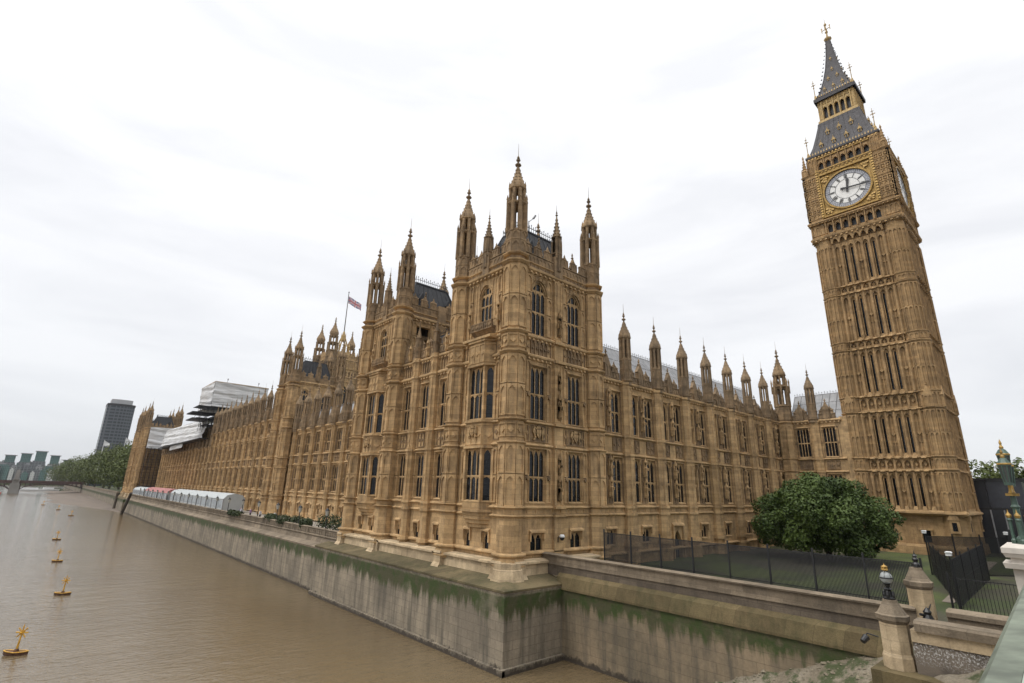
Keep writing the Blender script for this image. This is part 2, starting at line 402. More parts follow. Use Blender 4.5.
def finial_pr(z, s): return [(r*s, z+h*s) for r, h in ((.20, 0), (.15, .12), (.13, .45), (.34, .58), (.34, .68), (.13, .8), (.10, 1.05), (.24, 1.18), (.24, 1.28), (.08, 1.38), (.17, 1.5), (.12, 1.62), (0, 1.9))]
@cached
def finial_me(z, s, rod, mname='parapet'):
    b = MB(); b.lathe(0, 0, finial_pr(z, s), 6)
    for a in (0, pi/2): 
        b.frame(0, 0, a); b.box(-.3*s, .3*s, -.07*s, .07*s, z+.57*s, z+.70*s)
    b.frame(0, 0, 0)
    if rod: b.lathe(0, 0, [(.028, z+1.7*s), (.012, z+1.7*s+rod)], 4)
    return b.mesh('finial', M[mname])
def crockets(b, r0, z0, r1, z1, n, s, sides=8, pw=1.0):
    for k in range(sides):
        a = pi/8+k*2*pi/sides if sides == 8 else pi/4+k*pi/2
        for i in range(n):
            t = (i+.5)/n; r = r0+(r1-r0)*t**pw; z = z0+(z1-z0)*t
            b.raw_box = None
            cx, cy = r*cos(a), r*sin(a); q = s*(1-.45*t)
            o = len(b.v)
            for dx, dy, dz in ((q, 0, 0), (0, q, 0), (-q, 0, 0), (0, -q, 0), (0, 0, q*1.2), (0, 0, -q)): b.v.append((cx+dx, cy+dy, z+dz))
            for f in ((0, 1, 4), (1, 2, 4), (2, 3, 4), (3, 0, 4), (1, 0, 5), (2, 1, 5), (3, 2, 5), (0, 3, 5)): b.f.append(tuple(o+i2 for i2 in f))
def lantern(b, r, z0, z1, post, head=.5, core=0):
    R = r*OC
    for k in range(8):
        a = pi/8+k*pi/4; b2 = (b.ox, b.oy, b.t, b.n)
        b.frame(R*cos(a)*.93, R*sin(a)*.93, a+pi/2); b.box(-post/2, post/2, -post/2, post/2, z0, z1)
        b.frame(R*cos(a)*1.03, R*sin(a)*1.03, a+pi/2); b.frust(-post*.4, post*.4, -post*.4, post*.4, z0-.1, z1+.1, post*.12, post*.12)
        b.ox, b.oy, b.t, b.n = b2
    b.octface(0, 0, r*.97, lambda h: b.spandrel(-h, h, z1-head, z1, -.16, 0, n=3))
    b.octface(0, 0, r*.97, lambda h: b.box(-h, h, -.14, -.02, z0, z0+.25))
    if core: b.lathe(0, 0, [(core*OC, z0), (core*OC, z1)], 8)
def ring(b, r, z0, z1, out_=.14, cx=0, cd=0):
    m = (z1-z0)
    b.lathe(cx, cd, [(r*OC-.05, z0), (r*OC+out_*.4, z0+m*.15), ((r+out_)*OC, z0+m*.55), ((r+out_)*OC, z0+m*.8), (r*OC-.05, z1)], 8)
LV = dict(pl=-2.6, s0=1.13, s1=1.86, lw0=2.16, lw1=6.9, b4=7.32, b3=9.3, uw0=9.6, uw1=14.75, b2=15.58, b1=17.6, tw0=17.95, tw1=23.7, c=24.7)
@cached
def turret_me(full):
    """octagonal corner turret of a pavilion tower; full: from the ground, else from the top storey only"""
    b = MB(); r = 1.06
    zs = [(-2.5, 1.13), (1.86, 7.3), (7.7, 9.1), (9.6, 15.4), (15.95, 17.35), (17.9, 24.4)]
    if not full: zs = zs[3:]
    b.lathe(0, 0, [(r*OC, zs[0][0]-.3), (r*OC, 24.8)], 8)
    for (a, c) in zs:
        if a < 0: continue
        if c-a < 3: b.octface(0, 0, r, lambda h: b.panels(-h, h, a+.1, c-.05, 1, .11, .13, False, True, 0, True))
        else:
            m = a+(c-a)*.52
            b.octface(0, 0, r, lambda h: (b.panels(-h, h, a+.1, m-.1, 1, .12, .17, True), b.panels(-h, h, m, c-.1, 1, .12, .17, True)))
            for k in range(8):
                pass
    for z, h, o in ((1.0, .28, .26), (1.7, .26, .26), (7.15, .3, .26), (9.2, .3, .28), (15.4, .4, .28), (17.4, .4, .28), (24.45, .5, .30), (25.35, .3, .22)):
        if full or z > 9.5: ring(b, r, z, z+h, o)
    if full:
        b.lathe(0, 0, [(1.32*OC, -2.95), (1.32*OC, -2.3), (1.06*OC, -1.9)], 8); ring(b, 1.25, -2.95, -2.6, .2); ring(b, 1.1, -2.2, -1.75, .34)
    low = b.mesh('turret', M['stone']); b = MB()
    b.lathe(0, 0, [(.93*OC, 24.8), (.93*OC, 28.0)], 8)
    b.octface(0, 0, .93, lambda h: (b.panels(-h, h, 25.75, 27.0, 1, .07, .14, True), b.panels(-h, h, 27.1, 28.0, 1, .07, .14, True)))
    ring(b, .93, 26.95, 27.12, .1); ring(b, .9, 27.9, 28.2, .12)
    lantern(b, .90, 28.1, 31.2, .37, .6, .0)
    ring(b, .86, 31.05, 31.4, .22)
    for k in range(8):
        a = pi/8+k*pi/4; o = (b.ox, b.oy, b.t, b.n); b.frame(1.06*cos(a), 1.06*sin(a), a); b.lathe(0, 0, [(.11, 30.4), (.11, 31.75), (.15, 31.8), (0, 32.4)], 4); b.ox, b.oy, b.t, b.n = o
    lantern(b, .72, 31.35, 33.0, .30, .45, .0)
    ring(b, .72, 32.9, 33.2, .2)
    b.lathe(0, 0, [(.86*OC, 33.15), (.84*OC, 33.35), (.70*OC, 33.75), (.52*OC, 34.25), (.36*OC, 34.8), (.25*OC, 35.3), (.17*OC, 35.75)], 8)
    crockets(b, .88, 33.3, .18, 35.7, 5, .15, 8, .8)
    for k in range(8):
        a = pi/8+k*pi/4; o = (b.ox, b.oy, b.t, b.n); b.frame(.88*cos(a), .88*sin(a), a); b.lathe(0, 0, [(.1, 33.1), (.1, 33.5), (0, 33.95)], 4); b.ox, b.oy, b.t, b.n = o
    return low, b.mesh('turret_lantern', M['turret'])
def turret(parent, x, y, full=True, dz=0):
    a, e = turret_me(full); o = put('turret', a, parent, (x, y, dz)); sub('turret_lantern', e, o); sub('finial', finial_me(35.5, 1.0, 1.6), o); return o
@cached
def pinnacle_me(z0, big):
    """range pinnacle: octagon shaft, pierced lantern, ogee cap"""
    b = MB(); r = .60
    b.lathe(0, 0, [(r*OC, z0-.4), (r*OC, z0+2.55)], 8)
    b.octface(0, 0, r, lambda h: (b.panels(-h, h, z0+.25, z0+1.4, 1, .05, .1), b.panels(-h, h, z0+1.5, z0+2.5, 1, .05, .1)))
    ring(b, r, z0-.05, z0+.25, .14); ring(b, r, z0+1.35, z0+1.52, .07); ring(b, r-.04, z0+2.45, z0+2.7, .1)
    lantern(b, .55, z0+2.6, z0+5.2, .235, .45, .0)
    ring(b, .55, z0+5.1, z0+5.42, .17)
    b.lathe(0, 0, [(.68*OC, z0+5.4), (.67*OC, z0+5.6), (.56*OC, z0+6.0), (.38*OC, z0+6.45), (.24*OC, z0+6.9), (.15*OC, z0+7.3)], 8)
    crockets(b, .7, z0+5.6, .15, z0+7.2, 4, .12)
    return b.mesh('pinnacle', M['parapet'])
def pinnacle(parent, x, y, z0, zoff=0):
    o = put('pinnacle', pinnacle_me(z0, 0), parent, (x, y, zoff)); sub('finial', finial_me(z0+7.2, .75, 1.2), o); return o
@cached
def slim_pinnacle_me(z0, z1, w):
    """square mid-face pinnacle set diagonally, with a crocketed spirelet"""
    b = MB(); h = z1-z0; zm = z0+h*.55
    b.lathe(0, 0, [(w*.70, z0), (w*.70, zm)], 8); b.octface(0, 0, w*.65, lambda q: (b.panels(-q, q, z0+.1, z0+h*.27, 1, .04, .09), b.panels(-q, q, z0+h*.29, zm-.1, 1, .04, .09)))
    ring(b, w*.66, zm-.12, zm+.12, .12); ring(b, w*.66, z0+h*.26, z0+h*.3, .1)
    b.lathe(0, 0, [(w*.66, zm+.1), (w*.42, zm+h*.12), (w*.22, zm+h*.26), (w*.12, z1-h*.10)], 8)
    crockets(b, w*.66, zm+.2, w*.14, z1-h*.12, 5, w*.16)
    for k in range(4):
        a = pi/4+k*pi/2; o = (b.ox, b.oy, b.t, b.n); b.frame(w*.8*cos(a), w*.8*sin(a), a); b.lathe(0, 0, [(w*.14, z0+h*.2), (w*.14, zm-h*.12), (0, zm+h*.06)], 4); b.ox, b.oy, b.t, b.n = o
    return b.mesh('pinnacle', M['parapet'])
def slim(parent, x, y, z0, z1, w):
    o = put('pinnacle', slim_pinnacle_me(z0, z1, w), parent, (x, y, 0)); sub('finial', finial_me(z1-(z1-z0)*.11, (z1-z0)*.062, .8), o); return o
@cached
def buttress_me(w, dp, zb, zt, marks, feet):
    """semi-octagonal pilaster with panelled faces; marks: string heights"""
    b = MB(); h = w/2; c = min(w*.26, dp*.7)
    def shaft(z0, z1, g):
        pts = [(-h-g, 0), (-h-g, dp-c+g*.6), (-h+c-g*.2, dp+g), (h-c+g*.2, dp+g), (h+g, dp-c+g*.6), (h+g, 0)]
        a = [b.p(x, d, z0) for x, d in pts]; e = [b.p(x, d, z1) for x, d in pts]
        for k in range(5): b.f.append((a[k], a[k+1], e[k+1], e[k]))
        b.f.append(tuple(a[::-1])); b.f.append(tuple(e))
    shaft(zb, zt, 0)
    for z in marks: shaft(z-.02, z+.24, .13); shaft(z-.13, z-.02, .06)
    if feet: shaft(zb, LV['pl']-.25, .22); shaft(LV['pl']-.3, LV['pl'], .3); shaft(-2.1, -1.75, .25)
    lv = [zz for zz in marks if zz >= 1.5]+[zt]
    fw = h-c
    L2 = hypot(c, c)/2
    for z0, z1 in zip(lv, lv[1:]):
        if z1-z0 < .8: continue
        segs = [(z0+.32, z1-.2)] if z1-z0 < 3 else [(z0+.32, z0+(z1-z0)*.52-.06), (z0+(z1-z0)*.52, z1-.2)]
        o = (b.ox, b.oy, b.t, b.n)
        for a, e in segs:
            dm = e-a < 1.9
            b.frame(0, -dp, 0); b.panels(-fw, fw, a, e, 1, .05, .11, not dm, True, 0, dm)
            for s in (-1, 1):
                b.frame(s*(h-c/2), -(dp-c/2), s*pi/4); b.panels(-L2, L2, a, e, 1, .045, .09, not dm, True, 0, dm)
        b.ox, b.oy, b.t, b.n = o
    return b.mesh('buttress', M['stone'])
@cached
def statue_me(h, z0):
    """robed stone king under a canopy"""
    b = MB(); s = h/1.9
    b.lathe(0, .22, [(.10*s, z0-.45*s), (.3*s, z0-.1*s), (.3*s, z0)], 6)
    b.lathe(0, .24, [(.27*s, z0), (.25*s, z0+.5*s), (.22*s, z0+.95*s), (.30*s, z0+1.4*s), (.25*s, z0+1.52*s), (.09*s, z0+1.58*s), (.10*s, z0+1.62*s), (.135*s, z0+1.75*s), (.10*s, z0+1.9*s), (.13*s, z0+1.96*s), (0, z0+2.0*s)], 8)
    b.box(-.38*s, -.24*s, .2, .42, z0+.8*s, z0+1.42*s); b.box(.22*s, .36*s, .18, .46, z0+.95*s, z0+1.42*s)
    b.lathe(0, .2, [(.34*s, z0+2.3*s), (.36*s, z0+2.5*s), (.2*s, z0+2.9*s), (0, z0+3.7*s)], 6)
    for x in (-.36*s, .36*s): b.box(x-.05, x+.05, 0, .2, z0-.3*s, z0+2.6*s)
    return b.mesh('statue', M['stone'])
@cached
def arms_me(w, z0, z1):
    """carved heraldic panel: shield under a crown with a supporter either side"""
    b = MB(); zc = (z0+z1)/2; q = min(w, z1-z0)/2; rnd = random.Random(3)
    b.plate([(-.38*q, zc+.45*q), (.38*q, zc+.45*q), (.38*q, zc-.15*q), (0, zc-.65*q), (-.38*q, zc-.15*q)], 0, .22)
    b.box(-.02, .02, .2, .26, zc-.5*q, zc+.42*q); b.box(-.34*q, .34*q, .2, .26, zc, zc+.05)
    b.plate([(-.3*q, zc+.55*q), (.3*q, zc+.55*q), (.36*q, zc+.9*q), (.15*q, zc+.75*q), (0, zc+1.0*q), (-.15*q, zc+.75*q), (-.36*q, zc+.9*q)], 0, .2)
    for s in (-1, 1):
        pts = [(.55, -.75), (.75, -.75), (.72, -.2), (.95, .1), (.9, .5), (.72, .8), (.5, .7), (.62, .45), (.5, .2), (.58, -.2)]
        b.plate([(s*x*q, zc+z*q) for x, z in pts], 0, .2)
        for k in range(5): 
            x, z = s*rnd.uniform(.45, 1.0)*q, zc+rnd.uniform(-.8, .8)*q; b.box(x-.07, x+.07, 0, .24, z-.08, z+.08)
    return b.mesh('coat_of_arms', M['stone'])

def string(b, x0, x1, z, h=.28, o=.16, d=0): b.prof(x0, x1, [(d-.02, z-.12), (d+o*.45, z-.02), (d+o, z+.06), (d+o, z+h*.55), (d-.02, z+h)])
def bosses(b, x0, x1, z, pitch, s, d): 
    n = max(1, round((x1-x0)/pitch)); p = (x1-x0)/n
    for k in range(n):
        x = x0+(k+.5)*p; b.frust(x-s/2, x+s/2, d-.02, d+s*.8, z-s/2, z+s/2, s*.15, s*.3, True)
def cornice(b, x0, x1, z, d=0, s=1.0):
    b.prof(x0, x1, [(d-.02, z-.35*s), (d+.08*s, z-.25*s), (d+.12*s, z-.1*s), (d+.34*s, z+.05*s), (d+.36*s, z+.22*s), (d+.2*s, z+.34*s), (d-.02, z+.45*s)])
    bosses(b, x0, x1, z-.12*s, .62*s, .26*s, d+.1*s)
def parapet(b, x0, x1, z0, zc, d=0, merl=1.0, gap=.55, high=.75):
    """pierced-panel parapet with a crenellated top"""
    b.box(x0, x1, d-.3, d, z0, zc); b.panels(x0, x1, z0+.12, zc-.1, max(1, round((x1-x0)/.55)), .06, .1, True, True, d)
    b.prof(x0, x1, [(d-.36, zc), (d+.1, zc), (d+.1, zc+.08), (d-.1, zc+.16), (d-.36, zc+.08)])
    n = max(1, round((x1-x0)/(merl+gap))); p = (x1-x0)/n
    for k in range(n):
        a = x0+k*p+gap/2*p/(merl+gap); c = a+merl*p/(merl+gap)
        b.box(a, c, d-.28, d-.02, zc+.1, zc+high); b.panels(a, c, zc+.12, zc+high-.08, 2, .05, .09, True, False, d-.02)
        b.prof(a-.04, c+.04, [(d-.34, zc+high), (d+.06, zc+high), (d-.14, zc+high+.16)]); b.plate([(a, zc+high+.05), (c, zc+high+.05), ((a+c)/2, zc+high+.5)], d-.2, d-.08); b.lathe((a+c)/2, d-.14, [(.06, zc+high+.35), (.1, zc+high+.5), (.05, zc+high+.62), (0, zc+high+.8)], 4)
def cresting(b, x0, x1, d, z, h=.8, pitch=.34):
    n = max(2, round((x1-x0)/pitch)); p = (x1-x0)/n
    b.box(x0, x1, d-.03, d+.03, z, z+.07); b.box(x0, x1, d-.025, d+.025, z+h*.5, z+h*.56)
    for k in range(n+1):
        x = x0+k*p; t = h*(1.0 if k % 2 else .8)
        b.box(x-.02, x+.02, d-.02, d+.02, z, z+t); b.plate([(x, z+t-.16), (x+.07, z+t-.06), (x, z+t+.08), (x-.07, z+t-.06)], d-.015, d+.015)

# ------------------------------------------------------------------ pavilion towers at the river corner
TW, TS = 11.485, 8.56
def tower_face_plain(b, bc, x0, x1, lo=LV['b2']):
    b.wall(x0, x1, lo, 24.9)
    bc.panels(x0, x1, 18.2, 24.1, max(2, round((x1-x0)/.75)), .08, .11)
def foot(parent, x, y, w, a=0):
    b = MB(); b.frame(0, 0, a); w *= .72; b.box(-w/2, w/2, -.4, 1.42, -3.36, -2.5); b.frust(-w/2-.14, w/2+.14, -.4, 1.98, -4.15, -3.35, .14, .55, True); b.frust(-w/2-.06, w/2+.06, -.4, 1.5, -2.52, -2.34, .05, .1, True)
    return obj('foot', b, M['plinth'], parent, (x, y, 0))
def corner_tower(oy, label, north_full, windows_hidden=False):
    t = thing('corner_tower', (0, oy, 0), label, 'tower', 'pavilion towers of the river front')
    wall = MB(); car = MB(); st = MB(); par = MB(); gl = []
    L_ = LV
    # ---------- north (and south) face: two windows with a niche pier between
    def flat(ox, oyy, a, full):
        for q in (wall, car, st, par): q.frame(ox, oyy, a)
        x0, x1 = .8, TW-.8; wx = (TW/2-2.62, TW/2+2.62); ww = 2.05; d = .15
        lo = -4.2 if full else L_['b2']
        ops = []
        for x in wx:
            if full:
                ops += [(x-ww/2, x+ww/2, L_['lw0'], L_['lw1']), (x-ww/2, x+ww/2, L_['uw0'], L_['uw1']), (x-.75, x+.75, -2.02, -.42)]
            ops.append((x-ww/2, x+ww/2, L_['tw0'], L_['tw1']))
        wall.wall(x0, x1, lo, 24.9, ops, d, .5)
        ca, sa = cos(a), sin(a)
        def at(x): return (ox+x*ca+d*sa, oyy+x*sa-d*ca)
        for x in wx:
            X, Y = at(x)
            if full:
                window(t, X, Y, a, ww, L_['lw0'], L_['lw1'], 3, (4.45,)); window(t, X, Y, a, ww, L_['uw0'], L_['uw1'], 3, (12.1,)); window(t, X, Y, a, 1.5, -2.02, -.42, 2, ())
                put('coat_of_arms', arms_me(1.9, L_['b4']+.3, L_['b3']-.1), t, (X, Y, 0), a)
                car.panels(x-ww/2-.35, x+ww/2+.35, L_['b4']+.28, L_['b3']-.08, 1, .1, .14, False, True, d)
                car.panels(x-ww/2-.1, x+ww/2+.1, 15.9, 17.4, 4, .16, .13, True, True, d, True); car.box(x-ww/2-.1, x+ww/2+.1, d-.02, d+.025, 15.9, 17.4); car.box(x-ww/2-.35, x+ww/2+.35, d-.02, d+.02, L_['b4']+.28, L_['b3']-.08)
                for s in (-1, 1):
                    xx = x+s*(ww/2+.36)
                    for za, zb in ((2.2, 4.5), (4.6, 7.1), (9.6, 12.1), (12.2, 15.3)): wall.panels(xx-.28, xx+.28, za, zb, 1, .13, .11, True, True, d)
                    for za in (4.4, 12.0): car.plate([(xx-.2, za), (xx, za-.24), (xx+.2, za), (xx, za+.24)], d, d+.22)
                    car.panels(xx-.3, xx+.3, 15.9, 17.4, 1, .09, .1, False, True, d, True)
                    wall.panels(xx-.3, xx+.3, 7.6, 9.15, 1, .09, .1, False, True, d, True)
            window(t, X, Y, a, ww, L_['tw0'], L_['tw1'], 3, (20.4,), 'pointed')
            for s in (-1, 1):
                xx = x+s*(ww/2+.40)
                for za, zb in ((18.1, 20.3), (20.4, 22.2), (22.3, 24.2)): wall.panels(xx-.33, xx+.33, za, zb, 1, .13, .12, True, True, d)
            wall.panels(x-ww/2, x+ww/2, 23.75, 24.3, 4, .06, .09, False, True, d)
        # central pier
        xm = TW/2
        for z0, z1 in (((-4.2, 1.1), (1.86, 7.2), (7.4, 9.2), (9.5, 15.5), (15.9, 17.5), (17.9, 24.4)) if full else ((15.9, 17.5), (17.9, 24.4))):
            wall.box(xm-.62, xm+.62, d-.02, d+.3, z0, z1)
            for s in (-1, 1):
                if z1-z0 > 3 and z0 > 0: wall.panels(xm+s*.42-.2, xm+s*.42+.2, z0+.2, z1-.1, 1, .06, .1, True, True, d+.3)
        for zz, hh in (((2.6, 1.25), (4.95, .95), (10.2, 1.35), (13.0, 1.0), (18.6, 1.4)) if full else ((18.6, 1.4),)):
            X, Y = at(xm); put('statue', statue_me(hh, zz), t, (X+.2*sa, Y-.2*ca, 0), a)
        if full:
            for z, h, o in ((1.0, .25, .2), (1.72, .26, .26), (7.2, .28, .25), (9.25, .3, .3)): string(st, x0, x1, z, h, o, d); st.box(xm-.7, xm+.7, d, d+.3+o, z, z+h*.8)
            st.panels(x0, x1, 1.25, 1.72, 9, .07, .12, False, True, d)
            string(st, x0, x1, -2.85, .3, .45, d); string(st, x0, x1, -2.05, .3, .3, d)
            for q, w_ in ((wx[0], .95), (wx[1], .95)): st.prof(q-w_, q+w_, [(d, -.35), (d+.25, -.3), (d+.25, -.18), (d, -.02)]); [st.box(q+s*.88-.07, q+s*.88+.07, d, d+.2, -1.0, -.25) for s in (-1, 1)]
        for z, s in ((15.6, .95), (17.55, .95)): cornice(st, x0, x1, z, d, s); st.box(xm-.72, xm+.72, d, d+.3+.3, z-.1, z+.2)
        cornice(st, x0, x1, 24.6, d, 1.05); string(st, x0, x1, 25.4, .25, .2, d)
        parapet(par, x0, xm-.6, 24.9, 26.45, d+.05, .8, .5, 1.0); parapet(par, xm+.6, x1, 24.9, 26.45, d+.05, .8, .5, 1.0)
        par.box(xm-.62, xm+.62, d-.3, d+.32, 24.9, 27.2)
        X, Y = at(xm); slim(t, X, Y, 25.6, 33.0, .66)
        for q in wx:
            par.plate([(q-.55, 26.8), (q+.55, 26.8), (q, 28.1)], d-.22, d+.02); par.lathe(q, d-.1, finial_pr(27.9, .5), 5)
    flat(0, 0, 0, north_full); flat(TW, TS, SOUTH, False)
    # ---------- river face: canted oriel through two storeys, arched window above
    for q in (wall, car, st, par): q.frame(0, TS, RIV)
    xm = TS/2; d = .15; hw = 1.95; ow = 1.22; od = .85
    x0, x1 = .8, TS-.8
    ops = [(xm-hw+.12, xm+hw-.12, 1.9, 15.5), (xm-.95, xm+.95, 19.6, 23.6)]
    for x in (xm-1.35, xm+1.35): ops.append((x-.4, x+.4, -1.95, -.4))
    wall.wall(x0, x1, -4.2, 24.9, ops, d, .35)
    for x in (xm-1.35, xm+1.35):
        window(t, -d, oy+TS-x, RIV, .8, -1.95, -.4, 1, ()); st.prof(x-.6, x+.6, [(d, -.32), (d+.22, -.28), (d+.22, -.16), (d, 0)]); [st.box(x+s*.52-.07, x+s*.52+.07, d, d+.18, -1.2, -.25) for s in (-1, 1)]
    # oriel: front and two cants
    cant = hypot(hw-ow, od); ca_ = atan2(od, hw-ow)
    fr = [(xm, od+d, 0, 2*ow, 3)]
    Y0 = oy+TS
    for za, zb, tz in ((LV['lw0'], LV['lw1'], 4.45), (LV['uw0'], LV['uw1'], 12.1)):
        window(t, -(d+od-.08), Y0-xm, RIV, 2*ow-.05, za, zb, 3, (tz,))
        for s in (-1, 1):
            cx, cdp = xm+s*(hw+ow)/2, d+od/2-.06
            window(t, -cdp, Y0-cx, RIV+s*ca_, cant-.12, za, zb, 1, (tz,))
    ori = MB()
    for z0, z1 in ((1.3, 2.16), (6.9, 9.6), (14.75, 17.5)):
        pts = [(xm-hw, d-.1), (xm-ow, d+od), (xm+ow, d+od), (xm+hw, d-.1)]
        ori.frame(0, TS, RIV)
        a = [ori.p(x, q, z0) for x, q in pts]; e = [ori.p(x, q, z1) for x, q in pts]
        for k in range(3): ori.f.append((a[k], a[k+1], e[k+1], e[k]))
        ori.f.append(tuple(a[::-1])); ori.f.append(tuple(e))
        ori.frame(0-(d+od), TS-xm, RIV)
        if z1-z0 > 1: ori.panels(-ow, ow, z0+.4, z1-.45, 3, .07, .12, False, True, 0, True)
        for s in (-1, 1):
            ori.frame(-(d+od/2-.05), TS-(xm+s*(hw+ow)/2), RIV+s*ca_)
            if z1-z0 > 1: ori.panels(-cant/2, cant/2, z0+.4, z1-.45, 1, .07, .12, False, True, 0, True)
        for zz in ((z0+.05, z1-.25) if z1-z0 > 1 else (z0,)):
            ori.frame(0, TS, RIV)
            pp = [(xm-hw-.15, d), (xm-ow-.08, d+od+.17), (xm+ow+.08, d+od+.17), (xm+hw+.15, d)]
            a = [ori.p(x, q, zz) for x, q in pp]; e = [ori.p(x, q, zz+.22) for x, q in pp]
            for k in range(3): ori.f.append((a[k], a[k+1], e[k+1], e[k]))
            ori.f.append(tuple(a[::-1])); ori.f.append(tuple(e))
    # corbelled foot of the oriel
    ori.frame(0, TS, RIV)
    lay = [(1.3, 1.0), (.95, .9), (.6, .68), (.25, .4), (-.1, .08)]
    for (za, ka), (zb, kb) in zip(lay, lay[1:]):
        def ringp(k, z): return [ori.p(x, q, z) for x, q in ((xm-ow-(hw-ow)*k, d), (xm-ow*(.55+.45*k), d+od*k), (xm+ow*(.55+.45*k), d+od*k), (xm+ow+(hw-ow)*k, d))]
        a = ringp(ka, za); e = ringp(ka*.97, zb+.08); g = ringp(kb, zb)
        for P, Q in ((a, e), (e, g)):
            for k in range(3): ori.f.append((P[k], P[k+1], Q[k+1], Q[k]))
    # corner posts of the oriel
    for z0, z1 in ((2.16, 6.9), (9.6, 14.75)):
        for s in (-1, 1):
            ori.box(xm+s*ow-.14, xm+s*ow+.14, d+od-.3, d+od+.03, z0, z1); ori.box(xm+s*hw-.16, xm+s*hw+.16, d-.2, d+.12, z0, z1)
    obj('oriel', ori, M['stone'], t, (0, oy, 0))
    put('coat_of_arms', arms_me(1.9, 7.75, 9.1), t, (-(d+od), Y0-xm, 0), RIV)
    window(t, -d, Y0-xm, RIV, 1.9, 19.6, 23.6, 3, (21.4,), 'pointed')
    # balcony below the arched window
    car.prof(xm-1.7, xm+1.7, [(d, 18.2), (d+.5, 18.7), (d+.55, 19.5), (d+.4, 19.55), (d+.38, 18.9), (d, 18.9)]); car.panels(xm-1.7, xm+1.7, 18.65, 19.5, 5, .09, .12, False, True, d+.5, True)
    for s in (-1, 1):
        xx = xm+s*2.35
        for za, zb in ((2.2, 4.5), (4.6, 7.0), (9.6, 12.1), (12.2, 15.2), (18.1, 20.2), (20.3, 22.2), (22.3, 24.2)): wall.panels(xx-.26, xx+.26, za, zb, 1, .13, .12, True, True, d)
        wall.panels(xm+s*1.5-.45, xm+s*1.5+.45, 19.7, 24.2, 2, .07, .1, True, True, d)
        put('statue', statue_me(1.2, 19.4), t, (-d-.05, Y0-xm-s*2.3, 0), RIV)
        for za in (7.7, 15.9): car.panels(xx-.4, xx+.4, za, za+1.4, 1, .08, .11, False, True, d, True)
    for z, h, o in ((1.0, .25, .2), (1.72, .26, .26), (7.2, .28, .25), (9.25, .3, .3)):
        string(st, x0, xm-hw+.1, z, h, o, d); string(st, xm+hw-.1, x1, z, h, o, d)
    for z, s in ((15.6, .95), (17.55, .95)): cornice(st, x0, x1, z, d, s)
    cornice(st, x0, x1, 24.6, d, 1.05); string(st, x0, x1, 25.4, .25, .2, d); string(st, x0, x1, -2.85, .3, .45, d); string(st, x0, x1, -2.05, .3, .3, d)
    st.prof(xm-hw-.25, xm+hw+.25, [(d, 17.5), (d+od+.25, 17.5), (d+od+.25, 17.75), (d, 18.1)])
    parapet(par, x0, xm-.5, 24.9, 26.45, d+.05, .8, .5, 1.0); parapet(par, xm+.5, x1, 24.9, 26.45, d+.05, .8, .5, 1.0); par.box(xm-.52, xm+.52, d-.3, d+.3, 24.9, 27.2)
    slim(t, -d, Y0-xm, 25.6, 32.0, .62)
    # ---------- west face, plain panels above the neighbouring roofs
    for q in (wall, car, st, par): q.frame(TW, 0, WEST)
    tower_face_plain(wall, car, 1.0, TS-1.0); cornice(st, 1.0, TS-1.0, 24.6, 0, 1.05); parapet(par, 1.0, TS-1.0, 24.9, 26.45, .05, .8, .5, 1.0)
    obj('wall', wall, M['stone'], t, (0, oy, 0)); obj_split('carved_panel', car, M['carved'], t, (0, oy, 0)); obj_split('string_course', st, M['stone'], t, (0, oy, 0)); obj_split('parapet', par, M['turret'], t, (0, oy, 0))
    for x, y in ((0, 0), (TW, 0), (0, TS), (TW, TS)): turret(t, x, oy+y, True)
    if north_full:
        pl = MB(); pl.frame(0, oy, 0); pl.prof(-1.2, TW-.3, [(.2, -4.4), (1.05, -4.4), (.98, -2.72), (1.2, -2.66), (1.2, -2.5), (.6, -2.36), (.2, -2.36)]); pl.frame(0, oy+TS, RIV); pl.prof(-1.2, TS+1.2, [(.2, -4.4), (1.05, -4.4), (.98, -2.72), (1.2, -2.66), (1.2, -2.5), (.6, -2.36), (.2, -2.36)]); put('plinth', pl.mesh('plinth', M['plinth']), t, (0, 0, 0))
        foot(t, 0, oy, 1.7, RIV); foot(t, 0, oy+TS, 1.5, RIV)
        if oy < 1:
            foot(t, .1, oy, 1.6, 0); cb = MB(); cb.lathe(-.55, .55, [(1.45*OC, -4.1), (1.2*OC, -2.95), (1.12*OC, -2.9), (1.1*OC, -2.45)], 8); obj('foot', cb, M['plinth'], t, (0, 0, 0))
    # ---------- iron roof: steep truncated pyramid with cresting and small dormers
    rf = MB(); a = [(.9, .9), (TW-.9, .9), (TW-.9, TS-.9), (.9, TS-.9)]; e = [(3.1, 2.8), (TW-3.1, 2.8), (TW-3.1, TS-2.8), (3.1, TS-2.8)]
    for k in range(4):
        k2 = (k+1) % 4; rf.raw([(*a[k], 25.2), (*a[k2], 25.2), (*e[k2], 31.0), (*e[k], 31.0)])
        for i in range(1, 8):
            s = i/8; p0 = Vector((a[k][0]+(a[k2][0]-a[k][0])*s, a[k][1]+(a[k2][1]-a[k][1])*s, 25.2)); p1 = Vector((e[k][0]+(e[k2][0]-e[k][0])*s, e[k][1]+(e[k2][1]-e[k][1])*s, 31.0)); rf.bar(p0, p1, .06, 4)
        rf.bar((*a[k], 25.2), (*e[k], 31.05), .12, 5); rf.bar((*e[k], 31.0), (*e[k2], 31.0), .12, 5)
    rf.raw([(*q, 31.0) for q in e])
    for ox, oy2, an, wdt in ((TW/2-2.2, 1.75, 0, 1), (TW/2+2.2, 1.75, 0, 1), (1.75, TS/2, RIV, 1)):
        rf.frame(ox, oy2, an); rf.box(-.35, .35, -1.2, .25, 27.0, 28.3); rf.plate([(-.5, 28.3), (.5, 28.3), (0, 29.3)], -1.3, .32)
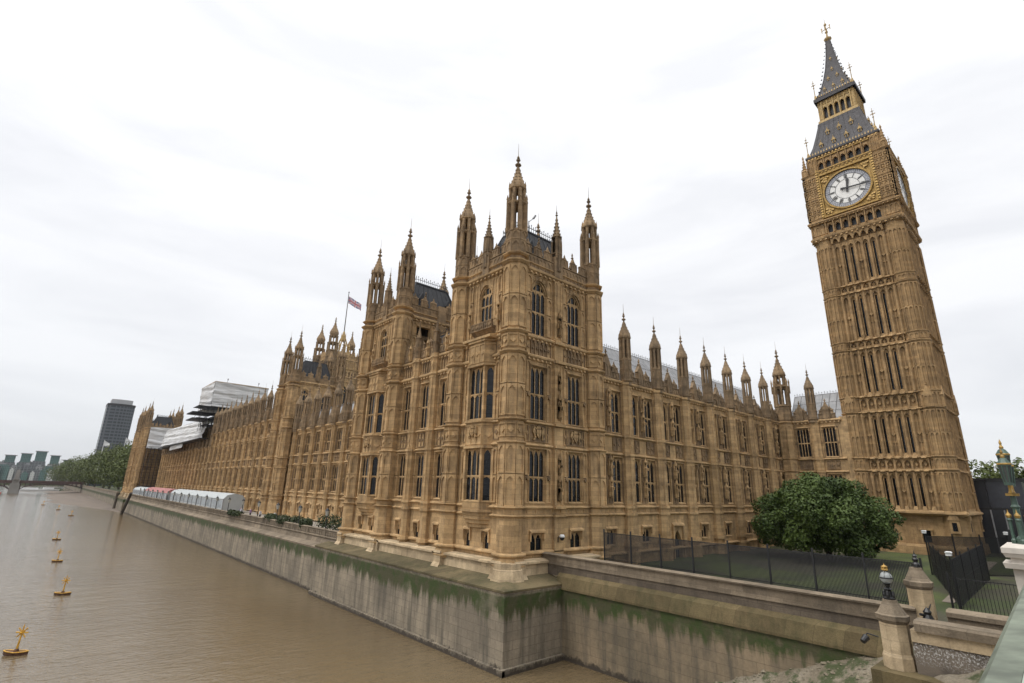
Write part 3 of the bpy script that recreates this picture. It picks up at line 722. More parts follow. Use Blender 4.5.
    rfo = obj('roof', rf, M['iron'], t, (0, oy, 0))
    cr = MB()
    for k in range(4):
        k2 = (k+1) % 4; ln = hypot(e[k2][0]-e[k][0], e[k2][1]-e[k][1]); cr.frame(e[k][0], e[k][1], atan2(e[k2][1]-e[k][1], e[k2][0]-e[k][0])); cresting(cr, 0, ln, 0, 31.1, .95)
    sub('cresting', cr.mesh('cresting', M['iron']), rfo)
    return t

def linking_block(oy, length, label):
    """three-bay block between two pavilion towers"""
    t = thing('linking_block', (0.3, oy+length/2, 0), label, 'building', 'blocks between the pavilion towers')
    wall = MB(); car = MB(); st = MB(); par = MB()
    X = .25; x0, x1 = .8, length-.8; n = 3; bw = (x1-x0)/n
    for q in (wall, car, st, par): q.frame(X, oy+length, RIV)
    ops = []
    for k in range(n):
        x = x0+(k+.5)*bw; w = 1.9
        ops += [(x-w/2, x+w/2, LV['lw0'], LV['lw1']), (x-w/2, x+w/2, LV['uw0'], LV['uw1']), (x-.4, x+.4, -1.95, -.4)]
        Y = oy+length-x
        window(t, X, Y, RIV, w, LV['lw0'], LV['lw1'], 3, (4.45,)); window(t, X, Y, RIV, w, LV['uw0'], LV['uw1'], 3, (12.1,)); window(t, X, Y, RIV, .8, -1.95, -.4, 1, ())
        st.prof(x-.6, x+.6, [(0, -.32), (.22, -.28), (.22, -.16), (0, 0)]); [st.box(x+s*.52-.07, x+s*.52+.07, 0, .18, -1.2, -.25) for s in (-1, 1)]
        car.panels(x-w/2, x+w/2, 7.6, 9.2, 3, .1, .13, False, True, 0, True); car.panels(x-w/2, x+w/2, 15.95, 17.4, 4, .12, .13)
        for s in (-1, 1):
            xx = x+s*(w/2+.3)
            for za, zb in ((2.2, 4.5), (4.6, 7.1), (9.6, 12.1), (12.2, 15.3), (7.6, 9.2), (15.95, 17.4)): wall.panels(xx-.24, xx+.24, za, zb, 1, .13, .11)
        put('statue', statue_me(1.1, 18.2), t, (X-.05, Y, 0), RIV)
    wall.wall(x0, x1, -4.2, 18.0, ops, 0, .45)
    marks = (1.0, 1.72, 7.2, 9.25, 15.55, 17.5)
    for k in range(1, n):
        put('buttress', buttress_me(1.05, .7, -4.3, 18.0, marks, True), t, (X, oy+length-(x0+k*bw), 0), RIV)
        slim(t, X-.35, oy+length-(x0+k*bw), 18.0, 22.6, .42)
    pl = MB(); pl.frame(X, oy+length, RIV); pl.prof(0, length, [(.2, -4.4), (1.3, -4.4), (1.23, -2.72), (1.45, -2.66), (1.45, -2.5), (.6, -2.36), (.2, -2.36)]); put('plinth', pl.mesh('plinth', M['plinth']), t, (0, 0, 0))
    for k in range(1, n): foot(t, X+.35, oy+length-(x0+k*bw), 1.0, RIV)
    for z, h, o in ((1.0, .25, .2), (1.72, .26, .26), (7.2, .28, .25), (9.25, .3, .3)): string(st, x0, x1, z, h, o)
    for z in (15.6, 17.55): cornice(st, x0, x1, z, 0, .95)
    string(st, x0, x1, -2.85, .3, .4); string(st, x0, x1, -2.05, .3, .25)
    parapet(par, x0, x1, 18.0, 19.0, .05)
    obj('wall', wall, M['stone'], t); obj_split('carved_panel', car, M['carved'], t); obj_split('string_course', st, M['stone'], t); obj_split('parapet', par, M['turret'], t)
    for q in t.children:
        if q.type == 'MESH' and q.name.split('.')[0] in ('wall', 'carved_panel', 'string_course', 'parapet'): q.location = -t.location
    rf = MB(); rf.raw([(1.2, oy+.8, 18.2), (1.2, oy+length-.8, 18.2), (4.6, oy+length-.8, 22.4), (4.6, oy+.8, 22.4)]); rf.raw([(4.6, oy+.8, 22.4), (4.6, oy+length-.8, 22.4), (9.5, oy+length-.8, 18.2), (9.5, oy+.8, 18.2)])
    r_ = obj('roof', rf, M['iron'], t); r_.location = -t.location
    c = MB(); c.frame(4.6, oy+length, RIV); cresting(c, 1, length-1, 0, 22.4, .7); sub('cresting', c.mesh('cresting', M['iron']), r_)
    return t

# ------------------------------------------------------------------ ranges of repeated bays
def facade_range(name, label, cat, group, org, a, bay, nb, spec):
    """org: world xy of the first pilaster axis (wall plane); spec gives windows, levels and tops"""
    t = thing(name, (org[0]+cos(a)*bay*nb/2, org[1]+sin(a)*bay*nb/2, 0), label, cat, group)
    wall = MB(); car = MB(); st = MB(); par = MB()
    for q in (wall, car, st, par): q.frame(org[0], org[1], a)
    def at(x, d=0): return (org[0]+x*cos(a)+d*sin(a), org[1]+x*sin(a)-d*cos(a))
    X1 = bay*nb; gnd = spec['gnd']; c = spec['c']; ww = spec['ww']; xs = spec['wx']; fl = spec['floors']; bw = spec['bw']
    ops = []
    skipb = spec.get('skip', ())
    for k in range(nb):
        xm = (k+.5)*bay
        for ox in xs:
            x = xm+ox
            for (z0, z1, tz, n) in fl:
                ops.append((x-ww/2, x+ww/2, z0, z1)); X, Y = at(x); window(t, X, Y, a, ww, z0, z1, n, (tz,) if tz else ())
            for i, (z0, z1, tz, n) in enumerate(fl):
                zt = (fl[i+1][0] if i+1 < len(fl) else c)
                if zt-z1 > 1.2: car.panels(x-ww/2, x+ww/2, z1+.75, zt-.45, max(2, n), .13, .12, False, True, 0, True); car.box(x-ww/2, x+ww/2, -.02, .025, z1+.75, zt-.45)  # backing plate in the darker stone paints shade between the panel ribs
            if ww < 2:
                for s in (-1, 1):
                    xx = x+s*(ww/2+.17)
        if len(xs) == 2 and spec.get('statue'):
            for z0 in spec['statue']:
                X, Y = at(xm, .1); put('statue', statue_me(1.15, z0), t, (X, Y, 0), a)
            for i, (z0, z1, tz, n) in enumerate(fl): car.panels(xm-.5, xm+.5, z0, z1+.2, 2, .1, .12); car.box(xm-.5, xm+.5, -.02, .03, z0, z1+.2)
        if not spec.get('far') or True:
            for s in (-1, 1):
                xx = xm+s*(abs(xs[-1])+ww/2+.22)
                for (z0, z1, tz, n) in fl:
                    m = (z0+z1)/2; car.panels(xx-.2, xx+.2, z0, m-.05, 1, .12, .1); car.panels(xx-.2, xx+.2, m, z1+.1, 1, .12, .1)
        # basement windows
        if spec.get('base'):
            z0, z1, w = spec['base']
            if k in spec.get('door', ()):
                ops.append((xm-.85, xm+.85, gnd, -.7))
                X, Y = at(xm)
                dm = MB(); dm.spandrel(-.85, .85, -2.0, -.69, -.5, 0, n=5, h=1.15); dm.prof(-1.25, 1.25, [(0, -.45), (.3, -.35), (.3, -.2), (0, .05)]); [dm.box(s*1.12-.12, s*1.12+.12, 0, .25, gnd, -.4) for s in (-1, 1)]
                do = put('doorway', dm.mesh('doorway', M['stone']), t, (X, Y, 0), a)
                dl = MB(); dl.box(-.85, .85, -.6, -.5, gnd, -.7); dl.panels(-.85, .85, gnd, -1.2, 6, .03, .05, False, False, -.5); sub('door', dl.mesh('door', M['wood']), do)
            else:
                for x in ([xm] if w > 1.2 else [xm-1, xm+1]):
                    ops.append((x-w/2, x+w/2, z0, z1)); X, Y = at(x); window(t, X, Y, a, w, z0, z1, 2 if w > 1 else 1, ())
                    st.prof(x-w/2-.22, x+w/2+.22, [(0, z1+.08), (.26, z1+.12), (.26, z1+.24), (0, z1+.4)]); [st.box(x+s*(w/2+.15)-.07, x+s*(w/2+.15)+.07, 0, .2, z1-.55, z1+.1) for s in (-1, 1)]
        # parapet with a mid-bay gablet
        hb = bw/2+.1
        parapet(par, k*bay+hb, (k+1)*bay-hb, c+.35, c+1.15, .05, 1.0, .5, .6)
        gx = xm; par.box(gx-.5, gx+.5, -.25, .25, c+.3, c+2.0); par.plate([(gx-.62, c+2.0), (gx+.62, c+2.0), (gx+.3, c+2.5), (gx, c+3.1), (gx-.3, c+2.5)], -.22, .2); par.panels(gx-.5, gx+.5, c+.5, c+1.9, 2, .06, .1, True, True, .25)
        par.lathe(gx, 0, finial_pr(c+2.6, .62), 5)
    wall.wall(0, X1, gnd, c+.4, ops, 0, .5)
    for z in spec['strings']: string(st, 0, X1, z, .29, .27)
    for z in spec.get('bands', ()): st.panels(0, X1, z[0], z[1], nb*6, .06, .1, False, True)
    cornice(st, 0, X1, c, 0, .95)
    string(st, 0, X1, LV['pl']-.25, .3, .4)
    marks = tuple(spec['strings'])+(c-.1,)
    for k in range(nb+1):
        if k in skipb: continue
        X, Y = at(k*bay); put('buttress', buttress_me(bw, spec['bd'], gnd, c+.3, marks, spec.get('feet', False)), t, (X, Y, 0), a)
        X, Y = at(k*bay, spec['bd']*.45); pinnacle(t, X, Y, c+.25)
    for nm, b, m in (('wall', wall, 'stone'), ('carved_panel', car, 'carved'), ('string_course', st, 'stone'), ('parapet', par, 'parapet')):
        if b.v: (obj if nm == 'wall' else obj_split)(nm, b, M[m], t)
    # pitched metal roof with standing seams
    rd, rz_, ez = spec['roof']; rf = MB(); rf.frame(org[0], org[1], a)
    rf.quad((0, -1.0, ez), (X1, -1.0, ez), (X1, -rd, rz_), (0, -rd, rz_)); rf.quad((0, -2*rd+1, ez), (X1, -2*rd+1, ez), (X1, -rd, rz_), (0, -rd, rz_))
    rf.plate([(0, ez), (X1, ez), (X1, ez-.4), (0, ez-.4)], -1.0, -.9)
    nn = int(X1/1.07)
    for i in range(nn+1):
        x = X1*i/nn; p0 = at(x, -1.0); p1 = at(x, -rd); rf.bar((*p0, ez), (*p1, rz_), .07, 4)
    for s in (.33, .66):
        p0 = at(0, -1-(rd-1)*s); p1 = at(X1, -1-(rd-1)*s); rf.bar((*p0, ez+(rz_-ez)*s), (*p1, ez+(rz_-ez)*s), .05, 4)
    ro = obj('roof', rf, M[spec.get('roofmat', 'roof')], t); ro.location = -t.location
    cr = MB(); cr.frame(org[0], org[1], a); cresting(cr, 0, X1, -rd, rz_, .5, .45); sub('cresting', cr.mesh('cresting', M['steel']), ro)
    return t
# ------------------------------------------------------------------ the palace
corner_tower(0, 'nearest pavilion tower, rising over the corner where the river wall turns', True)
linking_block(TS, 21.69-TS, 'three-window block between the two nearest pavilion towers, above the river wall')
corner_tower(21.69, 'second pavilion tower from the near corner, beside the hedged terrace', True)
NSPEC = dict(gnd=-4.2, c=15.3, ww=1.55, wx=(-1.52, 1.52), floors=((2.16, 6.9, 4.45, 2), (9.55, 14.2, 11.9, 2)), bw=1.5, bd=.8, base=(-2.0, -.45, 1.5), door=(2,), strings=(1.0, 1.72, 7.2, 9.2), bands=((1.27, 1.7),), roof=(5.3, 21.6, 15.8), statue=(3.0, 5.2, 10.4, 12.6), feet=True, skip=(0,))
facade_range('north_range', 'long stone range facing the lawn, between the corner tower and the clock tower', 'building', None, (11.0, .2), 0, 6.436, 8, NSPEC)
# recessed river front behind the terrace
WSPEC = dict(gnd=-3.4, c=13.9, ww=2.1, wx=(0,), floors=((2.16, 6.7, 4.3, 3), (9.2, 13.0, 11.0, 3)), bw=1.0, bd=.62, base=(-1.9, -.3, .8), strings=(1.0, 1.72, 7.0, 8.75), roof=(5.0, 18.8, 14.6), feet=False)
facade_range('river_range', 'near half of the recessed river range, behind the hedged terrace', 'building', 'ranges of the river front', (7.3, 80.3), RIV, 4.85, 10, dict(WSPEC, skip=(0, 10)))
CSPEC = dict(WSPEC, c=17.7, floors=((2.16, 6.7, 4.3, 3), (9.2, 13.0, 11.0, 3), (14.6, 16.9, None, 3)), strings=(1.0, 1.72, 7.0, 8.75, 13.6), roof=(5.0, 22.5, 18.2))
facade_range('central_block', 'taller middle block of the river front, its dark pinnacles below the sheeted box', 'building', None, (7.3, 148.4), RIV, 5.22, 12, dict(CSPEC, skip=(12,)))
facade_range('river_range', 'far half of the recessed river range, its top wrapped in white sheeting', 'building', 'ranges of the river front', (7.3, 241.0), RIV, 5.13, 18, dict(WSPEC, skip=(0,)))
corner_tower(241.3, 'far pavilion tower with its north side wrapped in white sheeting', True)
linking_block(241.3+TS, 21.69-TS, 'block between the two far pavilion towers, downstream of the trees')
corner_tower(241.3+21.69, 'farthest pavilion tower, next to the riverside trees', True)

def square_tower(x0, x1, y0, y1, label):
    t = thing('square_tower', ((x0+x1)/2, (y0+y1)/2, 0), label, 'tower')
    wall = MB(); st = MB(); par = MB(); car = MB()
    for ox, oy, a, ln in ((x0, y0, 0, x1-x0), (x0, y1, RIV, y1-y0), (x1, y0, WEST, y1-y0), (x1, y1, SOUTH, x1-x0)):
        for q in (wall, st, par, car): q.frame(ox, oy, a)
        n = 2 if a in (0, SOUTH) else 1; ops = []
        for k in range(n):
            x = ln*(k+.5)/n
            for z0, z1, stl in (((2.16, 6.7, 'flat'), (9.2, 13.0, 'flat'), (18.4, 23.4, 'pointed')) if a == RIV else ((18.4, 23.4, 'pointed'),)):
                w = 2.0; ops.append((x-w/2, x+w/2, z0, z1)); window(t, ox+x*cos(a), oy+x*sin(a), a, w, z0, z1, 3, ((z0+z1)/2,), stl)
            for s in (-1, 1): wall.panels(x+s*1.55-.4, x+s*1.55+.4, 18.2, 24.0, 2, .12, .1)
        wall.wall(0, ln, -3.4, 25.2, ops)
        for z in (1.0, 1.72, 7.0, 8.75, 13.7, 17.5): string(st, 0, ln, z)
        cornice(st, 0, ln, 24.8, 0, 1); parapet(par, .8, ln-.8, 25.1, 26.2, .05)
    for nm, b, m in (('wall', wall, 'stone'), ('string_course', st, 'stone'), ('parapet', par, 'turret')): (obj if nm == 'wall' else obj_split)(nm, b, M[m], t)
    for x, y in ((x0, y0), (x1, y0), (x0, y1), (x1, y1)): turret(t, x, y, True, -.9)
    slim(t, (x0+x1)/2, y0, 25.6, 31.5, .62)
    rf = MB(); a = [(x0+.9, y0+.9), (x1-.9, y0+.9), (x1-.9, y1-.9), (x0+.9, y1-.9)]; e = [(x0+2.6, y0+2.4), (x1-2.6, y0+2.4), (x1-2.6, y1-2.4), (x0+2.6, y1-2.4)]
    for k in range(4):
        k2 = (k+1) % 4; rf.raw([(*a[k], 25.2), (*a[k2], 25.2), (*e[k2], 30.4), (*e[k], 30.4)])
        for i in range(0, 8): s = i/8; rf.bar((a[k][0]+(a[k2][0]-a[k][0])*s, a[k][1]+(a[k2][1]-a[k][1])*s, 25.2), (e[k][0]+(e[k2][0]-e[k][0])*s, e[k][1]+(e[k2][1]-e[k][1])*s, 30.4), .07, 4)
    rf.raw([(*q, 30.4) for q in e]); ro = obj('roof', rf, M['iron'], t)
    cr = MB()
    for k in range(4):
        k2 = (k+1) % 4; cr.frame(e[k][0]-t.location.x, e[k][1]-t.location.y, atan2(e[k2][1]-e[k][1], e[k2][0]-e[k][0])); cresting(cr, 0, hypot(e[k2][0]-e[k][0], e[k2][1]-e[k][1]), 0, 30.4, 1.0, .5)
    ro2 = sub('cresting', cr.mesh('cresting', M['iron']), ro); ro2.location = t.location
    return t
square_tower(6.3, 16.3, 78.6, 85.4, 'square tower with a dark roof midway along the river front')

# link between the north range and the clock tower, facing the river
LSPEC = dict(NSPEC, ww=1.9, wx=(0,), floors=((2.16, 6.9, 4.45, 3), (9.55, 14.3, 11.9, 4)), bw=1.3, bd=.6, door=(), base=(-2.0, -.45, 1.5), skip=(0, 2), roof=(4.5, 20.5, 15.8), statue=None)
facade_range('link_wing', 'short wing with wide windows joining the north range to the clock tower', 'building', None, (62.6, -1.1), RIV, 3.95, 2, LSPEC)
lk = [q for q in bpy.data.objects if q.name == 'link_wing'][0]; fb = MB(); fb.frame(62.6, -1.1, RIV); fb.box(7.6, 9.4, -2.5, -.02, -4.2, 15.9); obj('end_wall', fb, M['stone'], lk)
t = thing('stair_turret', (62.3, -.6, 0), 'tall octagonal turret in the corner where the north range meets the short wing', 'turret')
b = MB(); b.lathe(0, 0, [(1.25*OC, -4.2), (1.25*OC, 15.6)], 8)
for a_, c_ in ((1.9, 7.0), (7.4, 9.0), (9.5, 15.0)): b.octface(0, 0, 1.25, lambda h: b.panels(-h, h, a_, c_, 1, .1, .16))
for z in (1.0, 1.72, 7.2, 9.2, 15.2): ring(b, 1.25, z, z+.3, .18)
obj('shaft', b, M['stone'], t, t.location)
b = MB(); b.lathe(0, 0, [(1.1*OC, 15.5), (1.1*OC, 18.2)], 8); b.octface(0, 0, 1.1, lambda h: b.panels(-h, h, 15.8, 18.0, 1, .08, .14)); ring(b, 1.1, 18.0, 18.3, .15)
lantern(b, 1.08, 18.3, 21.5, .3, .7); ring(b, 1.05, 21.4, 21.8, .25)
for k in range(8):
    a = pi/8+k*pi/4; b.frame(1.35*cos(a), 1.35*sin(a), a); b.lathe(0, 0, [(.15, 20.5), (.15, 22.3), (.2, 22.4), (0, 23.2)], 4)
b.frame(0, 0, 0); lantern(b, .8, 21.8, 23.6, .24, .5); ring(b, .8, 23.5, 23.9, .22)
b.lathe(0, 0, [(.95*OC, 23.9), (.9*OC, 24.2), (.66*OC, 24.9), (.42*OC, 25.6), (.22*OC, 26.4), (.16*OC, 26.8)], 8); crockets(b, .95, 24.0, .2, 26.7, 5, .15)
lt = obj('lantern', b, M['turret'], t, t.location); sub('finial', finial_me(26.6, 1.05, 1.6), lt)

# ------------------------------------------------------------------ the clock tower
CX, CY = 68.85, -15.46
def ct(): return thing('clock_tower', (CX, CY, 0), 'tall clock tower with white dials and a gilded iron spire', 'tower')
t = ct(); P0 = (CX, CY, 0)
sh = MB(); st = MB(); gl = MB()
STOR = [(1.95, 7.25), (9.45, 16.0), (18.85, 26.1), (27.85, 35.7), (37.45, 45.0)]
for a in (RIV, 0, WEST, SOUTH):
    for q in (sh, st, gl): q.frame(0, 0, a)
    D = 5.72; ops = []
    pw = 1.03; X = [-3.605+pw*k for k in range(8)]
    for z0, z1 in STOR:
        for k in (1, 2, 4, 5): ops.append((X[k]+.36, X[k+1]-.36, z0+.35, z1-.9))
    if a == RIV: ops.append((1.15, 2.15, -2.3, -.7))
    sh.wall(-4.2, 4.2, -4.2, 47.2, ops, D, .35)
    for z0, z1 in STOR:
        for k in range(8): sh.frust(X[k]-.17, X[k]+.17, D-.02, D+.42, z0, z1+.25, 0, 0); sh.box(X[k]-.08, X[k]+.08, D+.4, D+.5, z0, z1)
        for k in range(7):
            sh.spandrel(X[k]+.17, X[k+1]-.17, z1-.75, z1+.25, D-.02, D+.34, n=4)
            xm = (X[k]+X[k+1])/2
            if k in (1, 2, 4, 5): gl.quad((X[k]+.36, D-.3, z0+.35), (X[k+1]-.36, D-.3, z0+.35), (X[k+1]-.36, D-.3, z1-.9), (X[k]+.36, D-.3, z1-.9)); sh.box(X[k]+.25, X[k]+.36, D-.3, D+.14, z0, z1); sh.box(X[k+1]-.36, X[k+1]-.25, D-.3, D+.14, z0, z1); sh.frust(X[k]+.17, X[k+1]-.17, D-.02, D+.3, z0, z0+.5, 0, .25, True)
            else:
                sh.box(xm-.05, xm+.05, D-.02, D+.13, z0, z1-.6); sh.box(X[k]+.17, X[k]+.25, D-.02, D+.16, z0, z1); sh.box(X[k+1]-.25, X[k+1]-.17, D-.02, D+.16, z0, z1)
                zc = z0+(z1-z0)*.5; sh.plate([(xm-.26, zc), (xm, zc-.3), (xm+.26, zc), (xm, zc+.3)], D, D+.25); sh.box(xm-.3, xm+.3, D, D+.14, zc-1.3, zc-1.18)
    # belts of square panels between the storeys
    for z0, z1 in ((7.5, 9.1), (16.4, 18.5), (26.5, 27.55), (36.1, 37.15)):
        sh.panels(X[0], X[7], z0, z1, 7, .40, .26, True, True, D)
        for k in range(7): xm = (X[k]+X[k+1])/2; sh.plate([(xm-.22, (z0+z1)/2), (xm, (z0+z1)/2-.3), (xm+.22, (z0+z1)/2), (xm, (z0+z1)/2+.3)], D, D+.2)
    for z in (7.3, 9.15, 16.1, 18.55, 26.2, 27.6, 35.8, 37.2):
        st.prof(-4, 4, [(D, z-.15), (D+.4, z-.05), (D+.62, z+.08), (D+.62, z+.2), (D, z+.38)])
        for k in range(7): xm = (X[k]+X[k+1])/2; st.frust(xm-.3, xm+.3, D+.4, D+.78, z-.02, z+.22, .08, .1, True)
    # corbelled arcade under the clock stage
    for k in range(7): sh.spandrel(X[k]+.12, X[k+1]-.12, 45.55, 46.5, D, D+.75, h=.6, n=5, pw=2.2); 
    for k in range(8): sh.frust(X[k]-.12, X[k]+.12, D, D+.75, 45.3, 46.5)
    st.prof(-6.4, 6.4, [(D-.2, 46.3), (D+.7, 46.4), (D+1.0, 46.75), (D+1.05, 47.05), (D+.5, 47.3), (D-.2, 47.3)]); bosses(st, -6.3, 6.3, 46.55, .8, .34, D+.75)
    # base
    st.prof(-6.5, 6.5, [(D, 1.2), (D+.75, 1.35), (D+1.0, 1.55), (D+.95, 1.75), (D+.5, 2.0), (D, 2.0)])
    for k in range(7): st.frust(X[k]+.2, X[k+1]-.2, D, D+.62, 1.9, 2.5, .12, .3, True)
    sh.prof(-6.5, 6.5, [(D, -4.2), (D+.85, -4.2), (D+.82, -2.9), (D+.65, -2.6), (D, -2.6)])
    if a in (RIV, 0):
        for x in (-5.0, 5.0):    # gabled niches on the piers
            for zz, s in ((16.3, 1), (-.9, 1)):
                sh.box(x-.55, x+.55, 6.2, 6.5, zz+.0, zz+1.7); sh.plate([(x-.7, zz+1.7), (x+.7, zz+1.7), (x, zz+3.1)], 6.2, 6.6); (gl.quad((x-.26, 6.52, zz+.3), (x+.26, 6.52, zz+.3), (x+.26, 6.52, zz+1.4), (x-.26, 6.52, zz+1.4)) if zz < 0 else sh.panels(x-.5, x+.5, zz, zz+1.7, 2, .12, .12, True, True, 6.5)); sh.lathe(x, 6.4, finial_pr(zz+3.0, .5), 5)
    if a == RIV:
        sh.box(.95, 1.15, D, D+.2, -2.6, -.5); sh.box(2.15, 2.35, D, D+.2, -2.6, -.5); sh.box(.85, 2.45, D, D+.3, -.7, -.45); gl.quad((1.15, D-.3, -2.3), (2.15, D-.3, -2.3), (2.15, D-.3, -.7), (1.15, D-.3, -.7))
obj('shaft', sh, M['clockstone'], t, P0); obj_split('string_course', st, M['clockstone'], t, P0); obj_split('slit_window', gl, M['glass'], t, P0)
pr = MB(); rr = 1.42
pr.lathe(0, 0, [(rr*OC, -4.2), (rr*OC, 47.2)], 8)
for z0, z1 in STOR+[(7.5, 9.1), (16.4, 18.5), (26.5, 27.55), (36.1, 37.15)]:
    if z1-z0 > 3:
        n = 2; hh = (z1-z0)/n
        for i in range(n): pr.octface(0, 0, rr, lambda h: pr.panels(-h, h, z0+i*hh+.05, z0+(i+1)*hh-.03, 2, .17, .15, True, False))
    else: pr.octface(0, 0, rr, lambda h: pr.panels(-h, h, z0+.1, z1, 2, .12, .14, True, True, 0, False))
for z in (7.3, 9.15, 16.1, 18.55, 26.2, 27.6, 35.8, 37.2): ring(pr, rr, z-.1, z+.35, .22)
ring(pr, rr, 1.3, 2.0, .3); pr.lathe(0, 0, [(1.58*OC, -4.2), (1.56*OC, -2.8), (rr*OC, -2.4)], 8)
pme = pr.mesh('corner_pier', M['clockstone'])
for sx_ in (-1, 1):
    for sy_ in (-1, 1): put('corner_pier', pme, t, (CX+sx_*4.88, CY+sy_*4.88, 0))
# clock stage
cs = MB(); gd = MB(); dk = MB(); 
for a in (RIV, 0, WEST, SOUTH):
    for q in (cs, gd, dk): q.frame(0, 0, a)
    D = 6.25
    cs.wall(-6.5, 6.5, 47.2, 59.4, [(-4.1+1.171*k+.22, -4.1+1.171*(k+1)-.22, 47.6, 49.4) for k in range(7)], D, .6)
    for k in range(7):
        x0, x1 = -4.1+1.171*k+.22, -4.1+1.171*(k+1)-.22
        cs.spandrel(x0, x1, 48.7, 49.45, D-.4, D+.1, n=4); dk.quad((x0, D-.5, 47.6), (x1, D-.5, 47.6), (x1, D-.5, 49.4), (x0, D-.5, 49.4)); cs.box(x0-.3, x0-.14, D, D+.35, 47.5, 49.6)
    cs.prof(-6.7, 6.7, [(D, 49.5), (D+.35, 49.6), (D+.6, 49.9), (D+.55, 50.1), (D, 50.3)]); bosses(cs, -6.6, 6.6, 49.7, .6, .24, D+.35)
    for s in (-1, 1):
        x0, x1 = (s*4.25, s*6.55) if s > 0 else (-6.55, -4.25)
        cs.box(x0, x1, D-.1, D+.3, 50.2, 59.4)
        for z0 in (50.6, 52.6, 54.8, 57.0): cs.panels(x0+.15, x1-.15, z0+.9, z0+1.9, 3, .14, .16, False, True, D+.3, True); cs.panels(x0+.15, x1-.15, z0, z0+.8, 3, .1, .13, True, True, D+.3)
        cs.panels(x0+.15, x1-.15, 47.6, 49.3, 3, .12, .14, True, True, D)
        gd.box(s*4.18-.13, s*4.18+.13, D, D+.42, 50.4, 60.2)
        for i in range(18): gd.frust(s*4.18-.2, s*4.18+.2, D+.3, D+.52, 50.7+i*.5, 50.95+i*.5, .06, .05, True)
    # gilt frame of the dial
    for z in (50.45, 58.7): gd.box(-4.1, 4.1, D, D+.4, z, z+.3)
    for s in (-1, 1): gd.box(s*3.9-.12, s*3.9+.12, D, D+.36, 50.7, 58.7)
    gd.box(-3.8, 3.8, D, D+.05, 50.7, 58.7)
    rnd = random.Random(5)
    for sx_ in (-1, 1):
        for sz in (-1, 1):
            for i in range(12):
                u, v = rnd.uniform(2.55, 3.6), rnd.uniform(2.55, 3.6)
                if hypot(u, v) > 3.95: gd.frust(sx_*u-.16, sx_*u+.16, D, D+.28, 54.72+sz*v-.16, 54.72+sz*v+.16, .06, .1, True)
            gd.plate([(sx_*3.05+.42*cos(q*pi/4), 54.72+sz*3.05+.42*sin(q*pi/4)) for q in range(8)], D, D+.2)
    gd.box(-4.1, 4.1, D, D+.3, 59.0, 59.95)
    for k in range(13): gd.plate([(-3.9+.65*k-.2, 59.75), (-3.9+.65*k+.2, 59.75), (-3.9+.65*k+.2, 59.4), (-3.9+.65*k, 59.15), (-3.9+.65*k-.2, 59.4)], D+.25, D+.42)
    cs.prof(-6.6, 6.6, [(D-.6, 59.3), (D+.3, 59.35), (D+.5, 59.6), (D-.6, 60.0)])
    # belfry arcade
    D2 = 5.5
    cs.wall(-5.5, 5.5, 59.5, 63.6, [(-4.1+1.171*k+.2, -4.1+1.171*(k+1)-.2, 60.2, 62.4) for k in range(7)], D2, .5)
    for k in range(7):
        x0, x1 = -4.1+1.171*k+.2, -4.1+1.171*(k+1)-.2; cs.spandrel(x0, x1, 61.6, 62.45, D2-.4, D2+.08, n=4); dk.quad((x0, D2-.45, 60.2), (x1, D2-.45, 60.2), (x1, D2-.45, 62.4), (x0, D2-.45, 62.4)); cs.box(x0-.26, x0-.14, D2, D2+.3, 60.0, 63.2)
    cs.box(-5.5, -4.2, D2, D2+.2, 59.9, 63.4); cs.box(4.2, 5.5, D2, D2+.2, 59.9, 63.4)
    for s in (-1, 1): cs.panels(s*4.85-.6, s*4.85+.6, 60.1, 63.0, 2, .1, .14, True, True, D2+.2)
    gd.box(-4.1, 4.1, D2, D2+.22, 62.75, 63.0)
    for k in range(20): gd.frust(-5.3+.55*k, -5.05+.55*k, D2, D2+.34, 63.05, 63.35, .05, .08, True)
cs.lathe(0, 0, [(6.3*sqrt(2), 59.3), (5.4*sqrt(2), 60.0)], 4)
obj('clock_stage', cs, M['clockstone'], t, P0); go = obj('gilt_frame', gd, M['gold'], t, P0); obj_split('louvre', dk, M['black'], t, P0)
